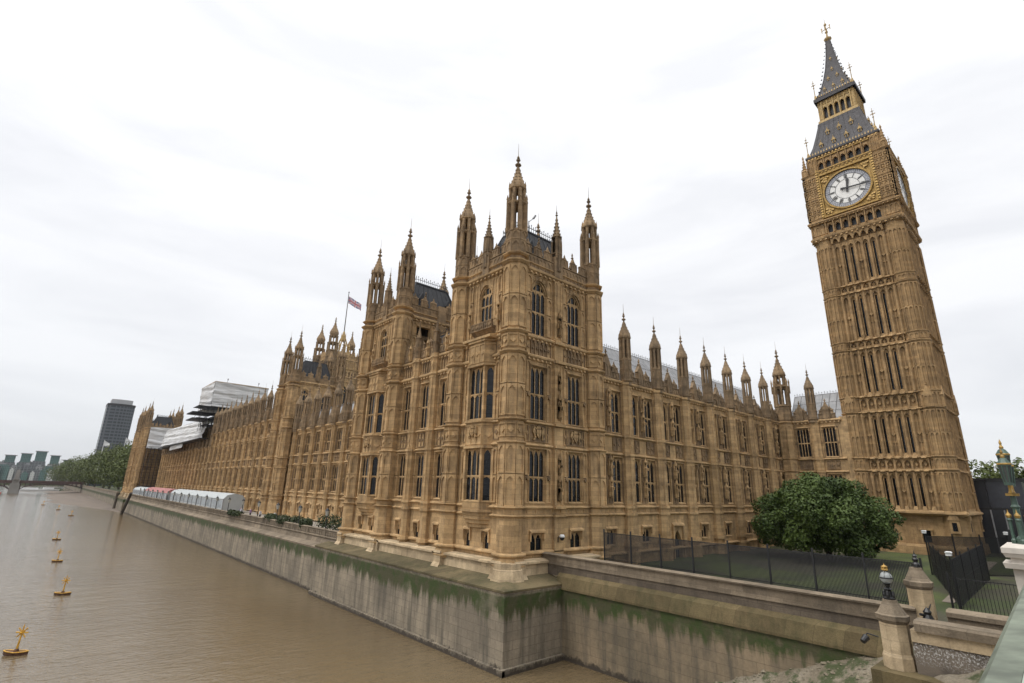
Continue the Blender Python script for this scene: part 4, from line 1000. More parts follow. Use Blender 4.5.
def dial(a):
    R = 3.46; d = MB(); d.frame(0, 0, a); D = 6.32
    def disc(b, r0, r1, dd, n=64):
        for k in range(n):
            t0, t1 = 2*pi*k/n, 2*pi*(k+1)/n
            if r0 == 0: b.quad((0, dd, 54.72), (r1*sin(t0), dd, 54.72+r1*cos(t0)), (r1*sin(t1), dd, 54.72+r1*cos(t1)))
            else: b.quad((r0*sin(t0), dd, 54.72+r0*cos(t0)), (r1*sin(t0), dd, 54.72+r1*cos(t0)), (r1*sin(t1), dd, 54.72+r1*cos(t1)), (r0*sin(t1), dd, 54.72+r0*cos(t1)))
    disc(d, 0, R, D); do = obj('clock_dial', d, M['dial'], t, P0)
    g = MB(); g.frame(0, 0, a); disc(g, 2.72, 3.36, D+.02); obj_ = sub('minute_ring', g.mesh('minute_ring', M['dialgrey']), do)
    k_ = MB(); k_.frame(0, 0, a)
    for r0, r1 in ((3.36, 3.46), (2.68, 2.75), (1.82, 1.88)): disc(k_, r0, r1, D+.035)
    def seg(th, r0, r1, w0, w1=None, off=0.0):
        w1 = w0 if w1 is None else w1; c, s_ = cos(th), sin(th)
        def q(r, o): return (r*s_+o*c, D+.045, 54.72+r*c-o*s_)
        k_.quad(q(r0, off-w0), q(r0, off+w0), q(r1, off+w1), q(r1, off-w1))
    for h in range(12): seg(h*pi/6, 1.86, 3.36, .035)
    for h in range(60): seg(h*pi/30, 3.0, 3.36, .02)
    for h in range(60): seg((h+.5)*pi/30, 2.78, 3.05, .016)
    NUM = ['XII', 'I', 'II', 'III', 'IV', 'V', 'VI', 'VII', 'VIII', 'IX', 'X', 'XI']
    for h, s_ in enumerate(NUM):
        th = h*pi/6; wd = {'I': .15, 'V': .26, 'X': .26}; tot = sum(wd[c] for c in s_); x = -tot/2; c, sn = cos(th), sin(th)
        def q(u, r): return (r*sn+u*c, D+.06, 54.72+r*c-u*sn)
        def stroke(u0, r0, u1, r1, w): k_.quad(q(u0-w, r0), q(u0+w, r0), q(u1+w, r1), q(u1-w, r1))
        for ch in s_:
            w = wd[ch]; m = x+w/2
            if ch == 'I': stroke(m, 2.0, m, 2.62, .045)
            elif ch == 'V': stroke(m, 2.0, m-.1, 2.62, .045); stroke(m, 2.0, m+.1, 2.62, .03)
            else: stroke(m-.1, 2.0, m+.1, 2.62, .03); stroke(m+.1, 2.0, m-.1, 2.62, .045)
            x += w
    sub('numerals', k_.mesh('numerals', M['black']), do)
    rm = MB(); rm.frame(0, 0, a)
    for r0, r1, h0 in ((3.44, 3.72, .32),):
        disc(rm, r0, r1, 6.25+h0)
        for k in range(64):
            t0, t1 = 2*pi*k/64, 2*pi*(k+1)/64
            for r in (r0, r1): rm.quad((r*sin(t0), 6.25, 54.72+r*cos(t0)), (r*sin(t1), 6.25, 54.72+r*cos(t1)), (r*sin(t1), 6.25+h0, 54.72+r*cos(t1)), (r*sin(t0), 6.25+h0, 54.72+r*cos(t0)))
    sub('gilt_rim', rm.mesh('gilt_rim', M['gold'], fix=False), do)
    for nm, th, L_, w in (('hour_hand', radians(7), 2.05, .17), ('minute_hand', radians(96), 3.3, .17)):
        hd = MB(); hd.frame(0, 0, a); c, s_ = cos(th), sin(th); dd = 6.46 if nm == 'hour_hand' else 6.53
        def q(u, r): return (r*s_+u*c, 54.72+r*c-u*s_)
        hd.plate([q(-w*.9, -.75), q(w*.9, -.75), q(w*.8, 0), q(w, L_*.55), q(w*1.5, L_*.72), q(0, L_), q(-w*1.5, L_*.72), q(-w, L_*.55), q(-w*.8, 0)] if nm == 'hour_hand' else [q(-w*1.4, -1.0), q(w*1.4, -1.0), q(w*.8, 0), q(w*.5, L_), q(-w*.5, L_), q(-w*.8, 0)], dd, dd+.05)
        sub(nm, hd.mesh(nm, M['black']), do)
dial(RIV); dial(0)
# iron roofs
def pyr(b, prof_, n=4):
    for (h0, z0), (h1, z1) in zip(prof_, prof_[1:]):
        for k in range(4):
            a = k*pi/2; b.frame(0, 0, a); b.quad((-h0, h0, z0), (h0, h0, z0), (h1, h1, z1), (-h1, h1, z1))
    b.frame(0, 0, 0)
lr = MB(); LOW = [(5.75, 63.5), (5.75, 63.9), (5.3, 64.1), (4.55, 66.2), (3.95, 68.6), (3.5, 70.6), (3.4, 71.4)]
pyr(lr, LOW)
for a in (0, RIV, WEST, SOUTH):
    lr.frame(0, 0, a)
    for i in range(-4, 5):
        for (h0, z0), (h1, z1) in zip(LOW[2:], LOW[3:]): 
            x0, x1 = h0*i/4.5, h1*i/4.5; lr.bar((lr.ox+x0*lr.t[0]+h0*lr.n[0], lr.oy+x0*lr.t[1]+h0*lr.n[1], z0), (lr.ox+x1*lr.t[0]+h1*lr.n[0], lr.oy+x1*lr.t[1]+h1*lr.n[1], z1), .05, 4)
obj('lower_roof', lr, M['spire'], t, P0)
def hw_at(pf, z):
    for (h0, z0), (h1, z1) in zip(pf, pf[1:]):
        if z0 <= z <= z1 and z1 > z0: return h0+(h1-h0)*(z-z0)/(z1-z0)
    return 1
def lucarne(x, z, a, s, pf):
    h = hw_at(pf, z); b = MB(); b.frame(0, 0, a)
    b.box(x-.28*s, x+.28*s, h-.9*s, h+.12*s, z, z+.75*s); b.plate([(x-.46*s, z+.7*s), (x+.46*s, z+.7*s), (x, z+1.5*s)], h-1.0*s, h+.18*s); b.lathe(x, h, finial_pr(z+1.4*s, .35*s), 4)
    o = obj('lucarne', b, M['goldstone'], t, P0); k = MB(); k.frame(0, 0, a); k.quad((x-.19*s, h+.13*s, z+.08*s), (x+.19*s, h+.13*s, z+.08*s), (x+.19*s, h+.13*s, z+.7*s), (x-.19*s, h+.13*s, z+.7*s)); sub('opening', k.mesh('opening', M['black']), o)
la = MB(); lg = MB()
D3 = 2.95
for a in (0, RIV, WEST, SOUTH):
    la.frame(0, 0, a); lg.frame(0, 0, a)
    la.wall(-3.0, 3.0, 71.4, 76.4, [(-2.35+.94*k+.15, -2.35+.94*(k+1)-.15, 72.3, 75.3) for k in range(5)], D3, .6)
    for k in range(5): x0 = -2.35+.94*k+.15; la.spandrel(x0, x0+.64, 74.5, 75.35, D3-.4, D3+.06, n=4); lg.quad((x0, D3-.55, 72.3), (x0+.64, D3-.55, 72.3), (x0+.64, D3-.55, 75.3), (x0, D3-.55, 75.3))
    for k in range(6): x0 = -2.35+.94*k; la.box(x0-.08, x0+.08, D3, D3+.22, 71.6, 76.0)
    for s in (-1, 1): la.panels(s*2.66-.28, s*2.66+.28, 71.8, 76.0, 1, .1, .12, True, True, D3)
    la.prof(-3.2, 3.2, [(D3, 71.4), (D3+.35, 71.5), (D3+.3, 72.0), (D3, 72.1)]); la.panels(-2.4, 2.4, 75.5, 76.3, 12, .1, .1, False, True, D3)
    for k in range(14): la.frust(-2.95+.44*k, -2.75+.44*k, 3.0, 3.42, 77.2, 77.65, .05, .1, True)
    for k in range(24): la.frust(-5.5+.46*k, -5.3+.46*k, 5.3, 5.62, 63.95, 64.45, .05, .1, True)
obj('lantern', la, M['goldstone'], t, P0); obj_split('lantern_opening', lg, M['black'], t, P0)
sp = MB(); SPF = [(3.42, 76.3), (3.45, 77.0), (3.0, 77.2), (2.3, 79.0), (1.62, 81.6), (1.07, 84.4), (.7, 87.2), (.45, 89.8), (.32, 91.5)]
pyr(sp, SPF)
for k in range(4):
    for (h0, z0), (h1, z1) in zip(SPF[2:], SPF[3:]):
        a = pi/4+k*pi/2; sp.bar((h0*sqrt(2)*cos(a), h0*sqrt(2)*sin(a), z0), (h1*sqrt(2)*cos(a), h1*sqrt(2)*sin(a), z1), .09, 4)
crockets(sp, 3.0*sqrt(2), 77.4, .4*sqrt(2), 91, 14, .22, 4, .72)
obj('spire', sp, M['spire'], t, P0)
for a in (RIV, 0):
    for x in (-3.0, -1.0, 1.0, 3.0): lucarne(x*1.02, 65.3, a, .85, LOW)
    for x in (-1.9, 0, 1.9): lucarne(x, 68.0, a, .85, LOW)
    for x in (-1.5, 0, 1.5): lucarne(x, 78.5, a, .62, SPF)
    for x in (-.75, .75): lucarne(x, 81.0, a, .6, SPF)
    lucarne(0, 83.2, a, .55, SPF); lucarne(0, 86.0, a, .5, SPF)
f = MB(); f.lathe(0, 0, [(.32, 91.2), (.62, 91.6), (.7, 91.9), (.4, 92.2), (.18, 92.4), (.12, 93.3), (.3, 93.6), (.1, 93.9), (.08, 95.2), (.26, 95.4), (.22, 95.7), (.05, 95.9), (.02, 97)], 8)
for a in (0, pi/2):
    f.frame(0, 0, a); f.box(-.75, .75, -.05, .05, 94.35, 94.45)
    for s in (-1, 1): f.box(s*.72-.06, s*.72+.06, -.06, .06, 93.9, 94.9); f.plate([(s*.72-.16, 94.9), (s*.72, 94.75), (s*.72+.16, 94.9), (s*.72, 95.15)], -.04, .04)
obj('finial', f, M['goldstone'], t, P0)
def pole_me():
    b = MB(); b.lathe(0, 0, [(.22, 0), (.16, .8), (.07, 1.0), (.06, 2.6), (.16, 2.75), (.05, 2.9), (.03, 4.6)], 6)
    for a in (0, pi/2): b.frame(0, 0, a); b.box(-.38, .38, -.04, .04, 3.3, 3.42); b.box(-.22, .22, -.03, .03, 3.9, 3.98)
    return b.mesh('roof_finial', M['goldstone'])
pm = pole_me()
for z, h in ((64.0, 5.3), (77.1, 3.1)):
    for sx_ in (-1, 1):
        for sy_ in (-1, 1): put('roof_finial', pm, t, (CX+sx_*h, CY+sy_*h, z))
cp = MB(); cp.lathe(0, 0, [(.5, 59.5), (.45, 60.8), (.55, 60.9), (.3, 61.4), (.1, 63.6), (.18, 63.8), (0, 64.4)], 8); crockets(cp, .4, 61.2, .12, 63.4, 4, .12)
for k in range(4): a = pi/4+k*pi/2; cp.frame(.55*cos(a), .55*sin(a), a); cp.lathe(0, 0, [(.12, 59.5), (.12, 60.8), (0, 61.5)], 4)
cpm = cp.mesh('pinnacle', M['clockstone'])
for sx_ in (-1, 1):
    for sy_ in (-1, 1): put('pinnacle', cpm, t, (CX+sx_*6.05, CY+sy_*6.05, 0))
# ------------------------------------------------------------------ the great square tower at the far end, with its flag
VX, VY, VH = 87.0, 250.6, 9.6
t = thing('great_tower', (VX, VY, 0), 'great square tower far behind, four open corner turrets and a gilt crown', 'tower')
b = MB(); gl = MB()
for a in (0, RIV, WEST, SOUTH):
    b.frame(VX, VY, a); gl.frame(VX, VY, a); D = VH
    ops = [(x-1.5, x+1.5, z0, z1) for x in (-4.6, 0, 4.6) for z0, z1 in ((30, 43), (46, 58))]+[(x-.55, x+.55, 63.2, 66.2) for x in (-5.5, -3.7, -1.9, 0, 1.9, 3.7, 5.5)]
    b.wall(-VH, VH, -3, 73, ops, D, 1.0)
    for x0, x1, z0, z1 in ops: b.spandrel(x0, x1, z1-(x1-x0)*.8, z1+.02, D-.6, D+.1, n=5); gl.quad((x0, D-.8, z0), (x1, D-.8, z0), (x1, D-.8, z1), (x0, D-.8, z1)); b.box((x0+x1)/2-.12, (x0+x1)/2+.12, D-.7, D-.3, z0, z1)
    for z in (28, 44.5, 59.5, 62.3, 67.2, 72.4): string(b, -VH, VH, z, .6, .5, D)
    b.panels(-VH, VH, 60.2, 62.2, 18, .25, .25, True, True, D); b.panels(-VH, VH, 67.8, 72.2, 16, .3, .28, True, True, D)
    for x in (-7, -2.3, 2.3, 7): b.box(x-.5, x+.5, D, D+.7, -3, 60)
    b.panels(-VH, VH, 72.9, 75.6, 12, .2, .3, True, True, D); b.wall(-VH, VH, 72.9, 75.6, (), D)
    for k in range(12): x = -VH+(k+.5)*VH/6; b.plate([(x-.5, 75.6), (x+.5, 75.6), (x, 78)], D-.2, D+.2)
obj('wall', b, M['stone'], t); obj_split('window_glass', gl, M['glass'], t)
v = MB(); R = 2.75
v.lathe(0, 0, [(R*OC, -3), (R*OC, 76)], 8)
for z0, z1 in ((45, 59), (60, 66.8), (67.6, 72.2), (73, 76)): v.octface(0, 0, R, lambda h: v.panels(-h, h, z0, z1, 2, .2, .25))
for z in (44.5, 59.5, 62.3, 67.2, 72.4, 76): ring(v, R, z-.3, z+.5, .4)
lantern(v, R*.93, 76.5, 80.6, .7, 1.5); ring(v, R*.95, 80.4, 81.2, .4); lantern(v, R*.75, 81.2, 84.8, .55, 1.2); ring(v, R*.75, 84.6, 85.3, .4)
v.lathe(0, 0, [(1.9, 85.2), (2.45, 86.2), (2.5, 87.2), (2.0, 88.6), (1.2, 90.2), (.6, 92), (.35, 93.5)], 8); crockets(v, 2.2, 86.2, .4, 93, 5, .35)
vm = v.mesh('turret', M['turret']); fm = finial_me(93, 1.9, 0)
for sx_ in (-1, 1):
    for sy_ in (-1, 1): o = put('turret', vm, t, (VX+sx_*VH, VY+sy_*VH, 0)); sub('finial', fm, o)
g = MB()
for k in range(8):
    a = k*pi/4; p0 = (VX+4.2*cos(a), VY+4.2*sin(a)); p1 = (VX+1.2*cos(a), VY+1.2*sin(a))
    g.frame(*p0, a); g.lathe(0, 0, [(.5, 74), (.45, 82), (.7, 82.3), (.2, 83.5), (0, 85.5)], 6); g.bar((*p0, 80), (*p1, 88), .3, 4); g.frame(*p1, a); g.lathe(0, 0, [(.3, 86), (.3, 89), (0, 91.5)], 5)
g.frame(VX, VY, 0); g.lathe(0, 0, [(7.5, 73), (5, 77), (4.6, 78.6)], 8); g.lathe(0, 0, [(1.6, 86), (1.3, 89), (.8, 90), (.5, 92)], 8)
obj('gilt_crown', g, M['goldstone'], t)
fl = thing('flagpole', (VX, VY, 90), 'tall flagpole flying a red, white and blue flag above the far great tower', 'flagpole')
b = MB(); b.lathe(VX, -VY, [], 6) if False else None
b = MB(); b.bar((VX, VY, 90), (VX, VY, 117.3), .32, 6, .2); b.frame(VX, VY, 0); b.lathe(0, 0, [(.2, 117), (.45, 117.5), (0, 118)], 6); obj('pole', b, M['wood'], fl)
red = simple('flag_red', (.45, .12, .14), .8); white = simple('flag_white', (.75, .72, .72), .8); blue = simple('flag_blue', (.12, .12, .24), .8)
FW, FH, nu, nv = 8.4, 4.4, 48, 26
me = bpy.data.meshes.new('flag'); vs = []; fs = []
for j in range(nv+1):
    for i in range(nu+1):
        u, w_ = i/nu, j/nv; vs.append((VX+.3+u*FW*.86, VY-u*3.4+.5*sin(u*7+w_)*u, 110.5+w_*FH-u*4.4+.35*sin(u*9)*u))
for j in range(nv):
    for i in range(nu): k = j*(nu+1)+i; fs.append((k, k+1, k+nu+2, k+nu+1))
me.from_pydata(vs, [], fs)
for m in (blue, white, red): me.materials.append(m)
for p in me.polygons:
    j, i = divmod(p.index, nu); x, y = (i+.5)/nu*2-1, ((j+.5)/nv*2-1)
    X, Y = x*2, y; c = 0; dd = min(abs(Y-X*.5), abs(Y+X*.5))/1.118
    if dd < .2: c = 1
    if dd < .09: c = 2
    if abs(X) < .34 or abs(Y) < .34: c = 1
    if abs(X) < .2 or abs(Y) < .2: c = 2
    p.material_index = c
fo = put('flag', me, fl)
# ------------------------------------------------------------------ setting: water, land, banks
def water_mat():
    m, t, b = mat('river_water'); p = wpos(t)
    n = noise(t, p, .05, 3); c = mix(t, ramp(t, n, (.35, 0.), (.65, 1.)), (.118, .084, .045), (.142, .104, .058))
    t.links.new(c, b.inputs['Base Color']); b.inputs['Roughness'].default_value = .06; b.inputs['IOR'].default_value = 1.52
    a = noise(t, p, .5, 5, .6, (.42, 1.0, 1)); d = noise(t, p, 2.4, 4, .6, (.5, 1, 1)); e = noise(t, p, .09, 3, .5, (.6, 1, 1))
    h = mix(t, .22, mix(t, .4, a, d), e); bump(t, b, h, .55, .5)
    return m
w = MB(); w.quad((-9000, 9000, -9.6), (9000, 9000, -9.6), (9000, -9000, -9.6), (-9000, -9000, -9.6)); struct('river', w, water_mat())
def grass_mat(name, g1, g2, dirt):
    m, t, b = mat(name); p = wpos(t)
    n = noise(t, p, .22, 5, .6, (.5, 1.4, 1)); f = noise(t, p, 7, 4, .7)
    c = mix(t, ramp(t, n, (.45, 0.), (.58, 1.)), g1, g2); c = mix(t, ramp(t, noise(t, p, .13, 3), (.48, 0.), (.57, .8)), c, dirt)
    c = mix(t, .6, c, ramp(t, f, (.25, .55), (.75, 1.35)), 'MULTIPLY'); t.links.new(c, b.inputs['Base Color']); b.inputs['Roughness'].default_value = .95; bump(t, b, f, .8, .06); return m
M['grass'] = grass_mat('lawn_grass', (.062, .08, .018), (.036, .048, .012), (.045, .037, .024))
M['leaf'] = None
def leaf_mat(name, c1, c2, c3, sc=.5):
    m, t, b = mat(name); p = wpos(t); n = noise(t, p, sc, 4, .65); f = noise(t, p, 5.3, 2, .6)
    c = mix(t, ramp(t, n, (.34, 0.), (.66, 1.)), c1, c2); c = mix(t, ramp(t, f, (.5, 0.), (.7, .7)), c, c3)
    t.links.new(c, b.inputs['Base Color']); b.inputs['Roughness'].default_value = .6; b.inputs['Specular IOR Level'].default_value = .25
    return m
M['leaf'] = leaf_mat('fig_leaf', (.018, .036, .006), (.066, .10, .017), (.11, .15, .034), .42)
M['leaf2'] = leaf_mat('plane_leaf', (.045, .066, .012), (.085, .105, .022), (.12, .13, .036), .15)
M['hedge'] = leaf_mat('hedge_leaf', (.022, .035, .012), (.045, .06, .02), (.06, .07, .03), .8)
M['bark'] = simple('bark', (.075, .06, .045), .9, 0, .3, 3)
g = MB()
g.raw([(3.9, 33.0, -3.9), (3.9, -33.4, -3.9), (9000, -33.4, -3.9), (9000, 9000, -3.9), (3.9, 9000, -3.9)]); struct('ground', g, M['grass'])
g = MB(); g.raw([(3.9, -33.4, -3.88), (3.9, -90, -3.88), (9000, -90, -3.88), (9000, -33.4, -3.88)]); struct('road', g, simple('asphalt', (.05, .05, .05), .9))
g = MB(); g.raw([(-1.3, 31.0, -3.0), (7.4, 31.0, -3.0), (7.4, 240.6, -3.0), (-1.3, 240.6, -3.0)]); struct('terrace', g, simple('terrace_paving', (.28, .25, .21), .85, 0, .2, .8))
g = MB(); g.raw([(21, -25.6, -3.86), (21.0, -24.9, -3.86), (60, -23.0, -3.86), (60, -24.2, -3.86)]); struct('path', g, simple('gravel_path', (.20, .165, .13), .95, 0, .25, 2))
def hsheet(name, m, fx, nx, ny, parent_kind='structure'):
    vs = []; fs = []
    for j in range(ny+1):
        for i in range(nx+1): vs.append(fx(i/nx, j/ny))
    for j in range(ny):
        for i in range(nx): k = j*(nx+1)+i; fs.append((k, k+1, k+nx+2, k+nx+1))
    me = bpy.data.meshes.new(name); me.from_pydata(vs, [], fs); me.materials.append(m)
    for p in me.polygons: p.use_smooth = True
    o = put(name, me); return tag(o, kind=parent_kind)
rs = random.Random(11)
def hn(x, y, s=1): return (sin(x*1.3*s+y*.7*s)+sin(x*.5*s-y*1.9*s+1)+sin(x*2.7*s+y*2.3*s+2)*.5)/2.5
def shingle_mat():
    m, t, b = mat('shingle'); p = wpos(t); vr = nd(t, 'ShaderNodeTexVoronoi'); vr.inputs['Scale'].default_value = 4.5; t.links.new(p, vr.inputs['Vector'])
    f = noise(t, p, 8, 4, .7); n = noise(t, p, .5, 4); c = mix(t, ramp(t, n, (.4, 0.), (.6, 1.)), (.25, .215, .16), (.16, .13, .09))
    c = mix(t, .6, c, ramp(t, f, (.3, .5), (.7, 1.4)), 'MULTIPLY'); c = mix(t, ramp(t, noise(t, p, .8, 5, .65), (.5, 0.), (.6, .9)), c, (.035, .05, .012))
    t.links.new(c, b.inputs['Base Color']); b.inputs['Roughness'].default_value = .9; bump(t, b, mix(t, .5, vr.outputs['Distance'], f), .9, .12); return m
def fsh(u, v):
    y = -12.0-22*v; x = 3.5-(2.0+9.5*v)*u
    top = -8.5+4.2*max(0, (-14-y)/11.0) if y < -14 else -8.7-.9*(y+14)/2
    z = top-u*(2.6+top*-.12)+.12*hn(x*2, y*2)*(1-.5*u); return (x, y, z)
hsheet('foreshore', shingle_mat(), fsh, 40, 70)
rb_ = MB(); rk = random.Random(4)
for i in range(700):
    u, v = rk.random()**1.3*.7, rk.uniform(.05, .75); x, y, z = fsh(u, v); q = rk.uniform(.03, .11)*(1 if i % 11 else 2); k0 = len(rb_.v)
    for dx, dy, dz in ((1, 0, 0), (.3, 1, .1), (-.8, .5, 0), (-.7, -.7, .1), (.4, -.9, 0), (.2, .1, .75), (-.1, -.3, .6)): rb_.v.append((x+q*dx*rk.uniform(.7, 1.3), y+q*dy*rk.uniform(.7, 1.3), z+q*dz*rk.uniform(.6, 1.1)))
    for a, b_, c_ in ((0, 1, 5), (1, 2, 5), (2, 3, 6), (3, 4, 6), (4, 0, 6), (0, 5, 6), (2, 6, 5)): rb_.f.append((k0+a, k0+b_, k0+c_))
tag(obj('rubble', rb_, stone('rubble_stone', (.24, .205, .15), (.16, .135, .095), (.06, .065, .03), .8)), kind='stuff')
def fmud(u, v):
    y = 225+420*v; x = 2-(4+28*min(1, v*3.2))*u*(1-.0*v); z = -8.3-1.6*u+.18*hn(x*.3, y*.12); return (x, y, z)
hsheet('mud_bank', simple('river_mud', (.115, .085, .06), .7, 0, .3, .4), fmud, 24, 60)
g = MB(); g.frame(0, 0, 0); g.raw([(-1200, 1180, -5), (60, 1180, -5), (60, 4000, -5), (-1200, 4000, -5)]); g.raw([(-1200, 1180, -5), (60, 1180, -5), (60, 1180, -12), (-1200, 1180, -12)]); struct('far_bank', g, M['grass'])

# ------------------------------------------------------------------ river walls
def wall_run(b, pts, z0, z1, thick=1.2):
    """vertical wall along a polyline (outer face), with courses"""
    for (xa, ya), (xb, yb) in zip(pts, pts[1:]):
        L_ = hypot(xb-xa, yb-ya); n = max(1, int(L_/6))
        for i in range(n):
            s0, s1 = i/n, (i+1)/n; p0 = (xa+(xb-xa)*s0, ya+(yb-ya)*s0); p1 = (xa+(xb-xa)*s1, ya+(yb-ya)*s1)
            b.raw([(*p0, z0), (*p1, z0), (*p1, z1), (*p0, z1)])
def embank(name, label, cat, pts, z0, z1, m, extra, group=None):
    t = thing(name, (*pts[0], 0), label, cat, group); b = MB(); wall_run(b, pts, z0, z1); obj('wall', b, M[m], t); extra(t); return t
def ex1(t):
    b = MB()
    # sloping lichened ledge from the wall edge up to the plinth, with a thin nosing
    b.raw([(-3.06, 33.4, -4.05), (-3.06, -3.06, -4.05), (-.8, -.8, -3.5), (-.8, 33.4, -3.5)]); b.raw([(-3.06, -3.06, -4.05), (3.9, -3.06, -4.05), (3.9, -.8, -3.5), (-.8, -.8, -3.5)])
    b.raw([(-3.06, 33.4, -4.05), (-3.06, -3.06, -4.05), (-3.06, -3.06, -4.2), (-3.06, 33.4, -4.2)]); b.raw([(-3.06, -3.06, -4.05), (3.34, -3.06, -4.05), (3.34, -3.06, -4.2), (-3.06, -3.06, -4.2)])
    b.raw([(-3.06, 33.4, -4.2), (-3.06, -3.06, -4.2), (-3, -3, -4.24), (-3, 33.4, -4.24)])
    obj('ledge', b, M['ledge'], t)
    f = MB(); f.box(-3.28, 3.3, 3.0, 3.25, -12, -9.15); f.frame(0, 0, RIV); f.box(-33.2, 3.25, 3.0, 3.25, -12, -9.2); obj('footing', f, M['riverwall'], t)
embank('river_wall', 'tall stone river wall with green weed below the corner tower', 'river wall', [(-3, 33.4), (-3, -3), (3.34, -3)], -11.5, -4.1, 'riverwall', ex1, 'river walls')
def ex2(t):
    b = MB(); b.frame(-1.25, 0, RIV)
    x0, x1 = -240.5, -30.6
    b.prof(x0, x1, [(-.6, -3.35), (.12, -3.35), (.16, -3.24), (.05, -3.15), (-.6, -3.15)]); b.box(x0, x1, -.5, .0, -3.2, -2.42); b.prof(x0, x1, [(-.6, -2.45), (.1, -2.45), (.12, -2.36), (-.2, -2.27), (-.6, -2.33)]); b.panels(x0, x1, -3.12, -2.5, 300, .05, .16, False, False)
    lg2 = MB(); lg2.frame(-1.25, 0, RIV); lg2.prof(x0, x1, [(-.5, -4.6), (1.2, -4.6), (1.22, -4.4), (1.0, -4.28), (.2, -4.0), (.02, -3.34), (-.5, -3.34)]); obj('ledge', lg2, M['coping'], t)
    for k in range(35): xx = x0+6*k+1.5; b.box(xx-.28, xx+.28, -.2, .1, -3.9, -2.3)
    obj('parapet', b, M['coping'], t)
embank('river_wall', 'long river wall below the terrace, running to the far towers', 'river wall', [(-2.45, 240.5), (-2.45, 31.0)], -11.5, -4.4, 'riverwall', ex2, 'river walls')
def ex3(t):
    b = MB(); b.raw([(-3.3, 238, -4.6), (-3.3, 278, -4.6), (.2, 278, -4.0), (.2, 238, -4.0)]); obj('ledge', b, M['ledge'], t)
embank('river_wall', 'river wall under the two far pavilion towers, with two timber piles', 'river wall', [(-3.2, 278), (-3.2, 238), (0, 238)], -11.5, -4.6, 'riverwall', ex3, 'river walls')
def ex4(t):
    b = MB(); b.frame(-2, 0, RIV); b.box(-1000, -278, -.8, .1, -3.2, -2.3); obj('parapet', b, M['coping'], t)
embank('river_wall', 'low far embankment wall in front of the riverside trees', 'river wall', [(-2, 1000), (-2, 278)], -11.5, -3.0, 'riverwall', ex4, 'river walls')
def ex5(t):
    b = MB(); b.frame(3.34, 0, RIV); x0, x1 = .4, 26.9
    b.prof(x0+2, x1, [(-.9, -3.35), (-.35, -3.3), (-.05, -3.55), (.12, -4.35), (.12, -4.5), (-.9, -4.5)]); obj('ledge', b, M['ledge2'], t)
    c = MB(); c.frame(3.34, 0, RIV); c.box(x0, x1, -.95, -.38, -3.6, -2.7); obj('parapet', c, M['coping2'], t)
    d = MB(); d.frame(3.34, 0, RIV); d.box(x0, x1, -.97, -.34, -2.72, -2.05); d.prof(x0, x1, [(-1.02, -2.06), (-.22, -2.06), (-.2, -1.97), (-.5, -1.88), (-1.02, -1.93)]); d.prof(x0, x1, [(-.9, -2.8), (-.3, -2.76), (-.3, -2.68), (-.9, -2.62)]); obj('coping', d, M['coping'], t)
embank('garden_wall', 'weed-stained wall with a flat coping between the corner tower and the stair piers', 'wall', [(3.34, -3), (3.34, -27.2)], -11.5, -4.4, 'riverwall2', ex5)
# stair piers and low walls by the bridge
def pier(x, y, zb, zt, r, label, m='plinth'):
    t = thing('gate_pier', (x, y, zb), label, 'pier', 'stone piers of the river stairs')
    b = MB(); b.lathe(0, 0, [(r*OC*1.12, zb), (r*OC*1.1, zb+.5), (r*OC, zb+.65), (r*OC, zt-1.0)], 8); obj('shaft', b, M[m], t, (x, y, 0))
    c = MB(); c.lathe(0, 0, [(r*OC, zt-1.0), (r*OC*1.16, zt-.85), (r*OC*1.18, zt-.65), (r*OC*1.02, zt-.6), (r*OC*.55, zt-.12), (r*OC*.5, zt)], 8); obj('cap', c, M['coping'], t, (x, y, 0)); return t
pier(1.0, -26.5, -4.2, -1.3, .54, 'broad weathered pier carrying a glass globe lamp')
pier(4.2, -27.1, -3.6, -.05, .50, 'taller pale pier with a dark iron spike on its cap')
t = thing('stair_wall', (1, -29, 0), 'low stained wall with white patches, running from the lamp pier to the bridge', 'wall', 'low walls of the river stairs')
def stained():
    m, t_, b = mat('white_stained_stone'); p = wpos(t_); f = noise(t_, p, 11, 6, .8); s_ = nd(t_, 'ShaderNodeSeparateXYZ'); t_.links.new(p, s_.inputs[0])
    c = mix(t_, ramp(t_, noise(t_, p, .7, 4), (.4, 0.), (.6, 1.)), (.16, .13, .10), (.075, .062, .05))
    zr = nd(t_, 'ShaderNodeMapRange'); t_.links.new(s_.outputs[2], zr.inputs['Value']); zr.inputs['From Min'].default_value = -3.9; zr.inputs['From Max'].default_value = -3.3
    z2 = nd(t_, 'ShaderNodeMapRange'); t_.links.new(s_.outputs[2], z2.inputs['Value']); z2.inputs['From Min'].default_value = -2.75; z2.inputs['From Max'].default_value = -3.0
    k = mix(t_, 1, mix(t_, 1, zr.outputs[0], z2.outputs[0], 'MULTIPLY'), ramp(t_, f, (.52, 0.), (.57, 1.)), 'MULTIPLY')
    t_.links.new(mix(t_, k, c, (.5, .48, .45)), b.inputs['Base Color']); b.inputs['Roughness'].default_value = .9; bump(t_, b, f, .6, .05); return m
b = MB(); b.frame(.55, 0, RIV); b.box(27.2, 33.2, -.8, -.08, -6.4, -2.45); obj('wall', b, stained(), t)
b = MB(); b.frame(.55, 0, RIV); b.box(27.2, 33.2, -.82, -.02, -2.9, -2.4); obj('course', b, M['plinth'], t)
b = MB(); b.frame(.55, 0, RIV); b.prof(27.4, 33.2, [(-.9, -2.42), (.1, -2.42), (.12, -2.1), (0, -1.98), (-.9, -1.98)]); obj('coping', b, M['coping'], t)
t = thing('stair_wall', (4.6, -30, 0), 'low rear wall with a coping, from the taller pier to the bridge', 'wall', 'low walls of the river stairs')
